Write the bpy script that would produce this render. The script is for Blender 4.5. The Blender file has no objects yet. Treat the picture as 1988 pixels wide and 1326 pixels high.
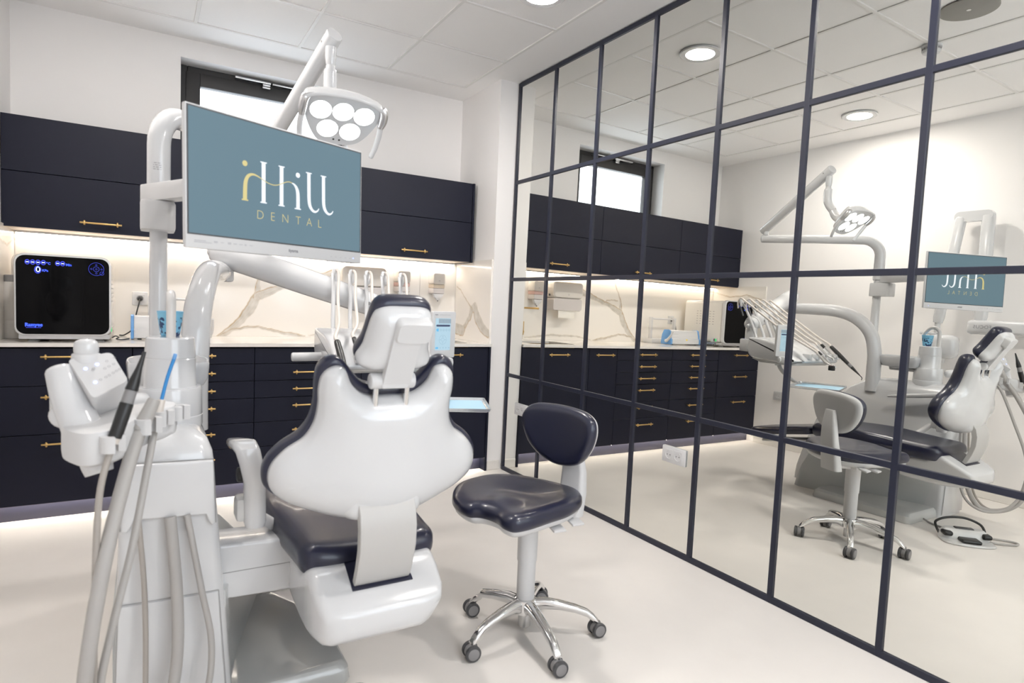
import bpy, bmesh, math, random
import numpy as np
from mathutils import Vector, Matrix, noise
from mathutils.geometry import delaunay_2d_cdt

S = bpy.context.scene
COL = S.collection
random.seed(7)
pi = math.pi

# ------------------------------------------------------------------ camera
F_PX, YAW, PITCH, ROLL = 1195.89, 0.5396, -0.0661, 0.0424
CAM = Vector((-2.3111, -3.9452, 1.2525))
cy_, sy_, cp_, sp_ = math.cos(YAW), math.sin(YAW), math.cos(PITCH), math.sin(PITCH)
fw = Vector((sy_ * cp_, cy_ * cp_, sp_)); rt = Vector((cy_, -sy_, 0)); up = rt.cross(fw)
cr_, sr_ = math.cos(ROLL), math.sin(ROLL)
rt, up = cr_ * rt + sr_ * up, -sr_ * rt + cr_ * up
cam_d = bpy.data.cameras.new('camera')
cam = bpy.data.objects.new('camera', cam_d); COL.objects.link(cam)
cam.matrix_world = Matrix(((rt.x, up.x, -fw.x, CAM.x), (rt.y, up.y, -fw.y, CAM.y), (rt.z, up.z, -fw.z, CAM.z), (0, 0, 0, 1)))
cam_d.sensor_width = 36.0
cam_d.lens = F_PX / 1988 * 36.0
cam_d.shift_x = -0.00097; cam_d.shift_y = 0.0022
cam_d.clip_start = 0.05
cam_d.dof.use_dof = True
cam_d.dof.focus_distance = 3.7
cam_d.dof.aperture_fstop = 3.6
S.camera = cam

# ------------------------------------------------------------------ world, exposure
W = bpy.data.worlds.new('overcast_sky'); S.world = W; W.use_nodes = True
bg = W.node_tree.nodes['Background']
bg.inputs[0].default_value = (0.84, 0.92, 1.0, 1); bg.inputs[1].default_value = 3.0
S.view_settings.view_transform = 'Standard'; S.view_settings.look = 'None'
S.view_settings.gamma = 1.0; S.view_settings.use_curve_mapping = False
S.view_settings.exposure = 0.74
DOWNLIGHT = 185.0      # ceiling disc lights
LED_UPPER = 27.0      # strip under the wall cabinets
LED_TOE = 29.0        # strip under the base cabinets
LAMP_LENS = 5.0      # operating lamp lenses
S.cycles.max_bounces = 10; S.cycles.glossy_bounces = 6; S.cycles.diffuse_bounces = 8
S.cycles.transmission_bounces = 6
S.cycles.sample_clamp_indirect = 6.0
S.cycles.caustics_reflective = False; S.cycles.caustics_refractive = False
S.cycles.use_denoising = True

# ------------------------------------------------------------------ materials
def srgb(r, g, b):
    f = lambda c: (c / 255 / 12.92) if c / 255 <= 0.04045 else ((c / 255 + 0.055) / 1.055) ** 2.4
    return (f(r), f(g), f(b), 1)

def mat(name, col, rough=0.5, metal=0.0, coat=0.0, emit=None, es=0.0, spec=0.5, trans=0.0, alpha=1.0, noise_amt=0.0, noise_scale=20, bump=0.0, bump_scale=200):
    m = bpy.data.materials.new(name); m.use_nodes = True
    nt = m.node_tree; b = nt.nodes['Principled BSDF']
    if len(col) == 3: col = (*col, 1)
    b.inputs['Base Color'].default_value = col
    b.inputs['Roughness'].default_value = rough
    b.inputs['Metallic'].default_value = metal
    b.inputs['Coat Weight'].default_value = coat
    b.inputs['Coat Roughness'].default_value = 0.05
    b.inputs['Specular IOR Level'].default_value = spec
    b.inputs['Transmission Weight'].default_value = trans
    b.inputs['Alpha'].default_value = alpha
    if emit is not None:
        b.inputs['Emission Color'].default_value = (*emit[:3], 1); b.inputs['Emission Strength'].default_value = es
    if noise_amt > 0 or bump > 0:
        tc = nt.nodes.new('ShaderNodeTexCoord')
    if noise_amt > 0:
        nz = nt.nodes.new('ShaderNodeTexNoise'); nz.inputs['Scale'].default_value = noise_scale; nz.inputs['Detail'].default_value = 5
        mx = nt.nodes.new('ShaderNodeMix'); mx.data_type = 'RGBA'
        mx.inputs[6].default_value = [c * (1 - noise_amt) for c in col[:3]] + [1]
        mx.inputs[7].default_value = [min(1, c * (1 + noise_amt)) for c in col[:3]] + [1]
        nt.links.new(tc.outputs['Object'], nz.inputs['Vector'])
        nt.links.new(nz.outputs['Fac'], mx.inputs[0]); nt.links.new(mx.outputs[2], b.inputs['Base Color'])
    if bump > 0:
        n2 = nt.nodes.new('ShaderNodeTexNoise'); n2.inputs['Scale'].default_value = bump_scale; n2.inputs['Detail'].default_value = 2
        bp = nt.nodes.new('ShaderNodeBump'); bp.inputs['Strength'].default_value = bump; bp.inputs['Distance'].default_value = 0.002
        nt.links.new(tc.outputs['Object'], n2.inputs['Vector']); nt.links.new(n2.outputs['Fac'], bp.inputs['Height'])
        nt.links.new(bp.outputs['Normal'], b.inputs['Normal'])
    return m

M_wall = mat('wall_paint', (0.90, 0.88, 0.865), 0.7, noise_amt=0.015, noise_scale=3)
M_ceil = mat('ceiling_paint', (0.95, 0.94, 0.93), 0.8)
M_tile = mat('ceiling_tile', (0.94, 0.93, 0.92), 0.85, noise_amt=0.03, noise_scale=300, bump=0.15, bump_scale=400)
M_tbar = mat('ceiling_bar', (0.84, 0.83, 0.81), 0.5)
M_floor = mat('vinyl_floor', (0.79, 0.755, 0.715), 0.36, noise_amt=0.05, noise_scale=5, bump=0.06, bump_scale=350, spec=0.35)
M_base = mat('baseboard_white', (0.78, 0.75, 0.71), 0.45)
M_navy = mat('navy_laminate', (0.0065, 0.0078, 0.0195), 0.48, spec=0.26)
M_navyframe = mat('navy_metal', (0.0145, 0.017, 0.033), 0.4, spec=0.4)
M_carc = mat('dark_carcass', (0.006, 0.006, 0.009), 0.6)
M_plinth = mat('plinth_navy', (0.03, 0.031, 0.053), 0.35)
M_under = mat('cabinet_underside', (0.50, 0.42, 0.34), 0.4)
M_gold = mat('brushed_brass', (0.62, 0.42, 0.17), 0.36, metal=1.0)
M_gold_dk = mat('aged_brass', (0.42, 0.29, 0.12), 0.3, metal=1.0)
M_mirror = mat('mirror_silver', (0.865, 0.863, 0.82), 0.0, metal=1.0)
M_backing = mat('mirror_backing', (0.2, 0.2, 0.2), 0.7)
M_winframe = mat('anthracite_frame', (0.028, 0.026, 0.026), 0.45, noise_amt=0.05, noise_scale=80)
M_alu = mat('aluminium', (0.62, 0.62, 0.63), 0.3, metal=1.0)
M_glass = bpy.data.materials.new('window_glass'); M_glass.use_nodes = True      # thin pane: clear with a Fresnel reflection
_nt = M_glass.node_tree; _nt.nodes.remove(_nt.nodes['Principled BSDF'])
_tr = _nt.nodes.new('ShaderNodeBsdfTransparent'); _gl = _nt.nodes.new('ShaderNodeBsdfGlossy'); _gl.inputs['Roughness'].default_value = 0.0
_fr = _nt.nodes.new('ShaderNodeFresnel'); _fr.inputs['IOR'].default_value = 1.45; _mx = _nt.nodes.new('ShaderNodeMixShader')
_ge = _nt.nodes.new('ShaderNodeNewGeometry'); _ml = _nt.nodes.new('ShaderNodeMath'); _ml.operation = 'SUBTRACT'; _ml.use_clamp = True
_nt.links.new(_fr.outputs[0], _ml.inputs[0]); _nt.links.new(_ge.outputs['Backfacing'], _ml.inputs[1])
_nt.links.new(_ml.outputs[0], _mx.inputs[0]); _nt.links.new(_tr.outputs[0], _mx.inputs[1]); _nt.links.new(_gl.outputs[0], _mx.inputs[2])
_nt.links.new(_mx.outputs[0], _nt.nodes['Material Output'].inputs['Surface'])
M_white = mat('glossy_white', (0.63, 0.635, 0.645), 0.2, coat=0.6)
M_white2 = mat('satin_white', (0.63, 0.63, 0.635), 0.38)
M_warmwhite = mat('ivory_white', (0.74, 0.72, 0.68), 0.25, coat=0.4)
M_greywhite = mat('light_grey', (0.60, 0.60, 0.595), 0.3, coat=0.3)
M_beltgrey = mat('belt_grey', (0.50, 0.49, 0.475), 0.4)
M_skirt = mat('pale_grey_skirt', (0.52, 0.535, 0.535), 0.3, coat=0.3)
M_baseplate = mat('grey_base', (0.58, 0.59, 0.58), 0.22, coat=0.6)
M_uphol = mat('navy_leather', (0.0105, 0.0125, 0.034), 0.3, coat=0.18, bump=0.05, bump_scale=500)
M_black = mat('black_plastic', (0.012, 0.012, 0.013), 0.35)
M_dgrey = mat('dark_grey_plastic', (0.06, 0.06, 0.065), 0.4)
M_mgrey = mat('mid_grey_plastic', (0.24, 0.235, 0.24), 0.45)
M_hose = mat('grey_hose', (0.40, 0.385, 0.37), 0.45)
M_hosed = mat('warm_grey_hose', (0.36, 0.33, 0.30), 0.45)
M_hosel = mat('pale_hose', (0.66, 0.61, 0.56), 0.4)
M_chrome = mat('chrome', (0.78, 0.78, 0.78), 0.12, metal=1.0)
M_steel = mat('brushed_steel', (0.6, 0.6, 0.6), 0.28, metal=1.0)
M_joint = mat('joint_grey', (0.25, 0.25, 0.25), 0.5)
M_blkglass = mat('black_glass', (0.0025, 0.0025, 0.003), 0.06, spec=0.10)
M_blue = mat('blue_plastic', (0.13, 0.33, 0.66), 0.4)
M_bluetip = mat('blue_tip', (0.02, 0.22, 0.55), 0.3)
M_paper = mat('blue_paper', (0.38, 0.58, 0.72), 0.7)
M_tray = mat('tray_metal', (0.62, 0.65, 0.68), 0.25, metal=0.8)
M_red = mat('dark_red', (0.12, 0.01, 0.01), 0.3)
M_yel = mat('yellow_sticker', (0.9, 0.65, 0.02), 0.5)
M_pink = mat('pink_soap', (0.62, 0.42, 0.38), 0.25)
M_tan = mat('tan_soap', (0.58, 0.50, 0.40), 0.25)
M_smoke = mat('translucent_grey', (0.62, 0.585, 0.57), 0.25)
M_disp = mat('dispenser_white', (0.66, 0.63, 0.59), 0.3)
M_ptowel = mat('paper_towel', (0.85, 0.82, 0.76), 0.9)
M_green = mat('green_switch', (0.01, 0.35, 0.10), 0.3, emit=(0.02, 0.6, 0.15), es=0.6)
M_speaker = mat('speaker_mesh', (0.30, 0.29, 0.27), 0.7)
M_print = mat('grey_print', (0.25, 0.25, 0.27), 0.6)
M_printl = mat('faint_print', (0.5, 0.5, 0.52), 0.6)
M_frost = mat('frosted_plastic', (0.70, 0.68, 0.66), 0.3)
def emis(name, col, st):
    return mat(name, (0.02, 0.02, 0.02), 0.3, emit=col, es=st)
M_disc = mat('downlight_diffuser', (0.8, 0.8, 0.8), 0.5, emit=(1.0, 0.95, 0.905), es=DOWNLIGHT)
M_ledu = mat('led_warm', (0.8, 0.8, 0.8), 0.5, emit=(1.0, 0.90, 0.79), es=LED_UPPER)
M_ledt = mat('led_toe', (0.8, 0.8, 0.8), 0.5, emit=(1.0, 0.90, 0.78), es=LED_TOE)
M_lens = mat('lamp_lens', (0.8, 0.8, 0.8), 0.1, emit=(0.93, 0.97, 1.0), es=LAMP_LENS)
M_screen = mat('screen_teal', (0.01, 0.01, 0.01), 0.35, spec=0.08, emit=srgb(108, 134, 147), es=0.62)
M_scrW = emis('screen_white', srgb(236, 242, 250), 0.70)
M_scrG = emis('screen_gold', srgb(206, 192, 128), 0.70)
M_tab = emis('tablet_blue', srgb(166, 196, 212), 0.70)
M_tabd = emis('tablet_grey', srgb(140, 158, 170), 0.70)
M_tabn = emis('tablet_navy', srgb(48, 60, 92), 0.70)
M_tabb = emis('tablet_cyan', srgb(88, 172, 220), 0.70)
M_tabl = emis('tablet_line', srgb(118, 150, 172), 0.70)
M_led_b = emis('blue_led', (0.08, 0.12, 1.0), 6.0)
M_led_w = emis('blue_white_led', (0.22, 0.30, 1.0), 4.0)
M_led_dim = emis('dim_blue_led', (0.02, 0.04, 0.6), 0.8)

# marble: the vein pattern comes from colour attributes of the slab mesh
def make_marble():
    m = bpy.data.materials.new('calacatta_marble'); m.use_nodes = True
    nt = m.node_tree; b = nt.nodes['Principled BSDF']
    a = nt.nodes.new('ShaderNodeAttribute'); a.attribute_name = 'vein'
    sp = nt.nodes.new('ShaderNodeSeparateColor')
    nt.links.new(a.outputs['Color'], sp.inputs[0])
    m1 = nt.nodes.new('ShaderNodeMix'); m1.data_type = 'RGBA'
    m1.inputs[6].default_value = (0.82, 0.79, 0.745, 1); m1.inputs[7].default_value = (0.47, 0.445, 0.395, 1)
    m2 = nt.nodes.new('ShaderNodeMix'); m2.data_type = 'RGBA'; m2.inputs[7].default_value = (0.38, 0.235, 0.075, 1)
    nt.links.new(sp.outputs[0], m1.inputs[0]); nt.links.new(m1.outputs[2], m2.inputs[6]); nt.links.new(sp.outputs[1], m2.inputs[0])
    nt.links.new(m2.outputs[2], b.inputs['Base Color'])
    b.inputs['Roughness'].default_value = 0.12; b.inputs['Specular IOR Level'].default_value = 0.5
    return m
M_marble = make_marble()
M_counter = mat('white_stone', (0.81, 0.785, 0.745), 0.1, noise_amt=0.03, noise_scale=2.5)

# ------------------------------------------------------------------ object helpers
def wloc(o):
    v = Vector(o.location)
    while o.parent: o = o.parent; v += Vector(o.location)
    return v

def link(name, me, m, parent=None, sharp=35):
    """mesh given in world coordinates"""
    for p in me.polygons: p.use_smooth = sharp is not None
    if sharp is not None and len(me.polygons): me.set_sharp_from_angle(angle=math.radians(sharp))
    o = bpy.data.objects.new(name, me); COL.objects.link(o)
    if m is not None: me.materials.append(m)
    if parent is not None:
        o.parent = parent
        me.transform(Matrix.Translation(-wloc(parent)))
    return o

def thing(name, label, cat, loc, group=None):
    o = bpy.data.objects.new(name, None); COL.objects.link(o); o.location = loc
    o.empty_display_size = 0.05
    o['label'] = label; o['category'] = cat
    if group: o['group'] = group
    return o
def tag(o, label, cat, group=None):
    o['label'] = label; o['category'] = cat
    if group: o['group'] = group
    return o
def structure(o): o['kind'] = 'structure'; return o

def copy_tree(o, loc=None, parent=None, label=None):
    c = o.copy(); COL.objects.link(c)
    if parent: c.parent = parent
    if loc is not None: c.location = loc
    if label: c['label'] = label
    for ch in list(o.children): copy_tree(ch, None, c)
    return c

class MB:
    def __init__(s): s.bm = bmesh.new()
    def mesh(s, name='m'):
        me = bpy.data.meshes.new(name); s.bm.to_mesh(me); s.bm.free(); return me
    def put(s, name, m, parent=None, sharp=35):
        bmesh.ops.recalc_face_normals(s.bm, faces=s.bm.faces)
        return link(name, s.mesh(name), m, parent, sharp)
    def box(s, lo, hi, bev=0.0, seg=2, mtx=None):
        lo, hi = Vector(lo), Vector(hi)
        r = bmesh.ops.create_cube(s.bm, size=1.0)
        vs = r['verts']
        c = (lo + hi) / 2; d = hi - lo
        for v in vs: v.co = Vector((v.co.x * d.x, v.co.y * d.y, v.co.z * d.z)) + c
        if bev > 0:
            es = list({e for v in vs for e in v.link_edges})
            rr = bmesh.ops.bevel(s.bm, geom=es, offset=min(bev, min(d) * 0.49), segments=seg, profile=0.5, affect='EDGES')
            vs = list({v for f in rr['faces'] for v in f.verts} | {v for v in vs if v.is_valid})
        if mtx is not None:
            seen = set(); stack = [v for v in vs if v.is_valid]
            while stack:
                v = stack.pop()
                if v in seen: continue
                seen.add(v)
                for e in v.link_edges: stack.append(e.other_vert(v))
            for v in seen: v.co = mtx @ v.co
        return s
    def rings(s, rings, cap0=True, cap1=True, closed=False):
        rows = [[s.bm.verts.new(p) for p in r] for r in rings]
        n = len(rows[0])
        pairs = list(zip(rows[:-1], rows[1:]))
        if closed: pairs.append((rows[-1], rows[0]))
        for a, b in pairs:
            for i in range(n):
                j = (i + 1) % n
                try: s.bm.faces.new((a[i], a[j], b[j], b[i]))
                except ValueError: pass
        if not closed:
            if cap0: s.bm.faces.new(rows[0][::-1])
            if cap1: s.bm.faces.new(rows[-1])
        return s
    def tube(s, path, r, seg=12, smooth=0, capr=0.0):
        pts = [Vector(p) for p in path]
        rs = list(r) if hasattr(r, '__len__') else [r] * len(pts)
        if smooth: pts, rs = catmull(pts, rs, smooth)
        n = len(pts)
        tang = []
        for i in range(n):
            t = pts[min(i + 1, n - 1)] - pts[max(i - 1, 0)]
            tang.append(t.normalized())
        ref = Vector((0, 0, 1)) if abs(tang[0].z) < 0.9 else Vector((1, 0, 0))
        nrm = (ref - tang[0] * ref.dot(tang[0])).normalized()
        rings = []
        def ring(c, nr, t, rad):
            b = t.cross(nr)
            return [c + (nr * math.cos(a) + b * math.sin(a)) * rad for a in (2 * pi * k / seg for k in range(seg))]
        for i in range(n):
            nrm = (nrm - tang[i] * nrm.dot(tang[i])).normalized()
            if i == 0 and capr > 0:
                for q in (0.25, 0.6, 0.87): rings.append(ring(pts[0] - tang[0] * capr * math.sqrt(1 - q * q) , nrm, tang[0], rs[0] * q))
            rings.append(ring(pts[i], nrm, tang[i], rs[i]))
            if i == n - 1 and capr > 0:
                for q in (0.87, 0.6, 0.25): rings.append(ring(pts[-1] + tang[-1] * capr * math.sqrt(1 - q * q), nrm, tang[-1], rs[-1] * q))
        return s.rings(rings)
    def cyl(s, a, b, r, seg=24, r2=None, bev=0.0):
        a, b = Vector(a), Vector(b)
        r2 = r if r2 is None else r2
        if bev > 0:
            d = (b - a).normalized()
            return s.tube([a, a + d * bev * 0.3, a + d * bev, b - d * bev, b - d * bev * 0.3, b], [r - bev, r - bev * 0.3, r, r2, r2 - bev * 0.3, r2 - bev], seg)
        return s.tube([a, b], [r, r2], seg)
    def lathe(s, prof, origin=(0, 0, 0), mtx=None, seg=32):
        o = Vector(origin); rings = []
        for r, z in prof:
            rr = max(r, 1e-4)
            ring = [Vector((rr * math.cos(2 * pi * k / seg), rr * math.sin(2 * pi * k / seg), z)) for k in range(seg)]
            rings.append([o + (mtx @ p if mtx is not None else p) for p in ring])
        return s.rings(rings)
    def prism(s, outline, depth, mtx, bev=0.0, seg=3):
        """outline in (u,v), extruded 0..depth along w"""
        if bev > 0:
            n = len(outline); P = [Vector((a, b, 0)) for a, b in outline]
            area = sum(P[i].x * P[(i + 1) % n].y - P[(i + 1) % n].x * P[i].y for i in range(n))
            if area < 0: P = P[::-1]
            nr = []
            for i in range(n):
                t = (P[(i + 1) % n] - P[i - 1]).normalized(); nr.append(Vector((-t.y, t.x, 0)))
            rings = []
            for k in range(seg + 1):
                a = k / seg * pi / 2
                off = bev * (1 - math.sin(a)); z = bev * (1 - math.cos(a))
                rings.append([mtx @ (P[i] + nr[i] * off + Vector((0, 0, z))) for i in range(n)])
            for k in range(seg, -1, -1):
                a = k / seg * pi / 2
                off = bev * (1 - math.sin(a)); z = depth - bev * (1 - math.cos(a))
                rings.append([mtx @ (P[i] + nr[i] * off + Vector((0, 0, z))) for i in range(n)])
            return s.rings(rings)
        return s.rings([[mtx @ Vector((a, b, 0)) for a, b in outline], [mtx @ Vector((a, b, depth)) for a, b in outline]])

def catmull(pts, rs, k):
    P = [pts[0] * 2 - pts[1]] + list(pts) + [pts[-1] * 2 - pts[-2]]
    out, ro = [], []
    for i in range(1, len(P) - 2):
        for j in range(k):
            t = j / k
            a, b, c, d = P[i - 1], P[i], P[i + 1], P[i + 2]
            out.append(0.5 * ((2 * b) + (c - a) * t + (2 * a - 5 * b + 4 * c - d) * t * t + (3 * b - a - 3 * c + d) * t ** 3))
            ro.append(rs[i - 1] * (1 - t) + rs[i] * t)
    out.append(pts[-1]); ro.append(rs[-1])
    return out, ro

def closed_curve(pts, k=6):
    n = len(pts); out = []
    for i in range(n):
        a, b, c, d = (Vector((*pts[(i + q) % n], 0)) for q in (-1, 0, 1, 2))
        for j in range(k):
            t = j / k
            v = 0.5 * ((2 * b) + (c - a) * t + (2 * a - 5 * b + 4 * c - d) * t * t + (3 * b - a - 3 * c + d) * t ** 3)
            out.append((v.x, v.y))
    return out

def rrect(w, h, r, n=5, cx=0.0, cy=0.0):
    r = min(r, w / 2 - 1e-4, h / 2 - 1e-4); o = []
    for qx, qy, a0 in ((1, 1, 0), (-1, 1, 90), (-1, -1, 180), (1, -1, 270)):
        for i in range(n + 1):
            a = math.radians(a0 + 90 * i / n)
            o.append((cx + qx * (w / 2 - r) + r * math.cos(a), cy + qy * (h / 2 - r) + r * math.sin(a)))
    return o

def ring_z(x0, x1, y0, y1, z, r, n=5):
    return [Vector((a, b, z)) for a, b in rrect(x1 - x0, y1 - y0, r, n, (x0 + x1) / 2, (y0 + y1) / 2)]
def ring_y(x0, x1, z0, z1, y, r, n=5):
    return [Vector((a, y, b)) for a, b in rrect(x1 - x0, z1 - z0, r, n, (x0 + x1) / 2, (z0 + z1) / 2)]

def frame(o, x, y):
    x = Vector(x).normalized(); y = Vector(y); y = (y - x * y.dot(x)).normalized(); z = x.cross(y)
    return Matrix(((x.x, y.x, z.x, o[0]), (x.y, y.y, z.y, o[1]), (x.z, y.z, z.z, o[2]), (0, 0, 0, 1)))

def puff(outline, hf, hb, wf, wb, res, mtx, bend=None):
    B = np.array(outline)
    area = np.sum(B[:, 0] * np.roll(B[:, 1], -1) - np.roll(B[:, 0], -1) * B[:, 1])
    if area < 0: B = B[::-1]
    A, C = B, np.roll(B, -1, 0)
    def dist(P):
        P = np.atleast_2d(P); d = C - A
        t = np.clip(((P[:, None] - A[None]) * d[None]).sum(-1) / (d ** 2).sum(-1)[None], 0, 1)
        q = A[None] + t[..., None] * d[None]
        return np.sqrt(((P[:, None] - q) ** 2).sum(-1)).min(1)
    def inside(P):
        x, y = P[:, 0][:, None], P[:, 1][:, None]
        c = ((A[None, :, 1] > y) != (C[None, :, 1] > y)) & (x < (C[None, :, 0] - A[None, :, 0]) * (y - A[None, :, 1]) / (C[None, :, 1] - A[None, :, 1] + 1e-12) + A[None, :, 0])
        return c.sum(1) % 2 == 1
    T = np.roll(B, -1, 0) - np.roll(B, 1, 0); T /= np.linalg.norm(T, axis=1)[:, None]
    N = np.stack([-T[:, 1], T[:, 0]], 1)
    w = max(wf, wb)
    pts = [B]
    wr = sorted({min(wf, wb), w})
    ds = sorted({round(q * (1 - math.cos(k / 5 * pi / 2)), 5) for q in wr for k in range(1, 6)})
    last = 0
    for d in ds:
        if d - last < 0.0012: continue
        last = d
        P = B + N * d
        ok = inside(P) & (dist(P) > d * 0.97)
        pts.append(P[ok])
    gx = np.arange(B[:, 0].min(), B[:, 0].max(), res); gy = np.arange(B[:, 1].min(), B[:, 1].max(), res)
    G = np.stack(np.meshgrid(gx, gy), -1).reshape(-1, 2)
    G = G[inside(G)]
    if len(G): pts.append(G[dist(G) > w + res * 0.5])
    P = np.concatenate(pts)
    n = len(B)
    vv, _, ff, _, _, _ = delaunay_2d_cdt([Vector(p) for p in P], [(i, (i + 1) % n) for i in range(n)], [], 1, 1e-5)
    V2 = np.array([[v.x, v.y] for v in vv]); D = dist(V2)
    prof = lambda t: np.sqrt(np.clip(1 - (1 - np.clip(t, 0, 1)) ** 2, 0, 1))
    hF = hf * prof(D / wf); hB = -hb * prof(D / wb)
    verts, fi, bi = [], [], []
    for i in range(len(V2)):
        u, v = V2[i]; onb = D[i] < 1e-5
        def mk(h):
            p = Vector((u, v, h))
            if bend: p = Vector(bend(u, v, h))
            verts.append(mtx @ p); return len(verts) - 1
        a = mk(hF[i] if not onb else 0); b = a if onb else mk(hB[i])
        fi.append(a); bi.append(b)
    faces = []
    for f in ff:
        faces.append([fi[i] for i in f])
        g = [bi[i] for i in f][::-1]
        if len(set(g)) >= 3 and set(g) != set(faces[-1]): faces.append(g)
    me = bpy.data.meshes.new('puff'); me.from_pydata([tuple(v) for v in verts], [], faces); me.update()
    bm = bmesh.new(); bm.from_mesh(me); bmesh.ops.recalc_face_normals(bm, faces=bm.faces); bm.to_mesh(me); bm.free()
    return me

def text_mesh(txt, size, mtx, spacing=1.0, thick=0.0, align='CENTER', extr=0.0):
    cu = bpy.data.curves.new('t', 'FONT'); cu.body = txt; cu.size = size; cu.align_x = align; cu.align_y = 'CENTER'
    cu.space_character = spacing; cu.offset = thick; cu.extrude = extr; cu.resolution_u = 4
    o = bpy.data.objects.new('t', cu)
    me = bpy.data.meshes.new_from_object(o); bpy.data.objects.remove(o); bpy.data.curves.remove(cu)
    me.transform(mtx); return me

def ribbon(mb, pts, ws, mtx, smooth=8):
    P = [Vector((a, b, 0)) for a, b in pts]; ws = list(ws)
    if smooth: P, ws = catmull(P, ws, smooth)
    L, R = [], []
    for i in range(len(P)):
        t = (P[min(i + 1, len(P) - 1)] - P[max(i - 1, 0)]).normalized(); n = Vector((-t.y, t.x, 0))
        L.append(mb.bm.verts.new(mtx @ (P[i] + n * ws[i] / 2))); R.append(mb.bm.verts.new(mtx @ (P[i] - n * ws[i] / 2)))
    for i in range(len(P) - 1): mb.bm.faces.new((L[i], R[i], R[i + 1], L[i + 1]))
def disc(mb, c, r, mtx, seg=24, ry=None):
    ry = ry or r
    mb.bm.faces.new([mb.bm.verts.new(mtx @ Vector((c[0] + r * math.cos(2 * pi * k / seg), c[1] + ry * math.sin(2 * pi * k / seg), 0))) for k in range(seg)])
def quad(mb, u0, v0, u1, v1, mtx):
    mb.bm.faces.new([mb.bm.verts.new(mtx @ Vector((a, b, 0))) for a, b in ((u0, v0), (u1, v0), (u1, v1), (u0, v1))])
def circle_line(mb, c, r, w, mtx, seg=40, ry=None):
    ry = ry or r
    a = [mb.bm.verts.new(mtx @ Vector((c[0] + (r + w / 2) * math.cos(2 * pi * k / seg), c[1] + (ry + w / 2) * math.sin(2 * pi * k / seg), 0))) for k in range(seg)]
    b = [mb.bm.verts.new(mtx @ Vector((c[0] + (r - w / 2) * math.cos(2 * pi * k / seg), c[1] + (ry - w / 2) * math.sin(2 * pi * k / seg), 0))) for k in range(seg)]
    for k in range(seg): mb.bm.faces.new((a[k], a[(k + 1) % seg], b[(k + 1) % seg], b[k]))

# ================================================================== THE ROOM
ZC = 2.846; XL = -2.975; YB = 0.64; YF = -5.3; XN = -0.128
structure(MB().box((XL - 0.1, YF - 0.1, -0.1), (0.3, YB + 0.3, 0.0)).put('floor', M_floor))
WX0, WX1, WZ0, WZ1 = -2.12, -1.045, 1.98, 2.728
wb = MB()
wb.box((XL - 0.1, YB, 0), (WX0, YB + 0.3, ZC + 0.1)).box((WX1, YB, 0), (0.3, YB + 0.3, ZC + 0.1))
wb.box((WX0, YB, 0), (WX1, YB + 0.3, WZ0)).box((WX0, YB, WZ1), (WX1, YB + 0.3, ZC + 0.1))
structure(wb.put('wall_back', M_wall))
structure(MB().box((XL - 0.1, YF, 0), (XL, YB, ZC + 0.1)).put('wall_left', M_wall))
FX0, FX1, FZ0, FZ1 = -2.0, 0.0, 0.9, 2.78  # opening for the added fill window
wf = MB()
wf.box((XL - 0.1, YF - 0.1, 0), (FX0, YF, ZC + 0.1)).box((FX1, YF - 0.1, 0), (0.3, YF, ZC + 0.1))
wf.box((FX0, YF - 0.1, 0), (FX1, YF, FZ0)).box((FX0, YF - 0.1, FZ1), (FX1, YF, ZC + 0.1))
structure(wf.put('wall_front', M_wall))
structure(MB().box((0.10, YF, 0), (0.3, 0.02, ZC + 0.1)).put('wall_right', M_wall))
structure(MB().box((XN, 0.018, 0), (0.3, YB, ZC + 0.1)).put('wall_pillar', M_wall))

# suspended ceiling: plain border, tile bars, tiles
TX0, TY0 = -0.256, 0.343
NXT, NYT = 4, 9
cx0, cy0 = TX0 - 0.6 * NXT, TY0 - 0.6 * NYT
cb = MB()
cb.box((XL, TY0, ZC), (0.25, YB, ZC + 0.06)).box((XL, YF, ZC), (0.25, cy0, ZC + 0.06))
cb.box((XL, cy0, ZC), (cx0, TY0, ZC + 0.06)).box((TX0, cy0, ZC), (0.25, TY0, ZC + 0.06))
cb.box((XL, YF, ZC + 0.06), (0.25, YB, ZC + 0.1))
ceil = structure(cb.put('ceiling', M_ceil))
tile_me = None
for i in range(NXT):
    for j in range(NYT):
        c = Vector((TX0 - 0.6 * (i + 0.5), TY0 - 0.6 * (j + 0.5), ZC + 0.016))
        if tile_me is None:
            o = MB().box((-0.291, -0.291, -0.012), (0.291, 0.291, 0.012), 0.003, 1).put('ceiling_tile', M_tile); tile_me = o.data
        else:
            o = bpy.data.objects.new('ceiling_tile', tile_me); COL.objects.link(o)
        o.location = c; o.parent = ceil
for i in range(NXT + 1):
    x = TX0 - 0.6 * i
    MB().box((x - 0.009, cy0, ZC - 0.001), (x + 0.009, TY0, ZC + 0.03)).put('ceiling_bar', M_tbar, ceil)
for j in range(NYT + 1):
    y = TY0 - 0.6 * j
    MB().box((cx0, y - 0.009, ZC - 0.0014), (TX0, y + 0.009, ZC + 0.029)).put('ceiling_bar', M_tbar, ceil)

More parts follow.
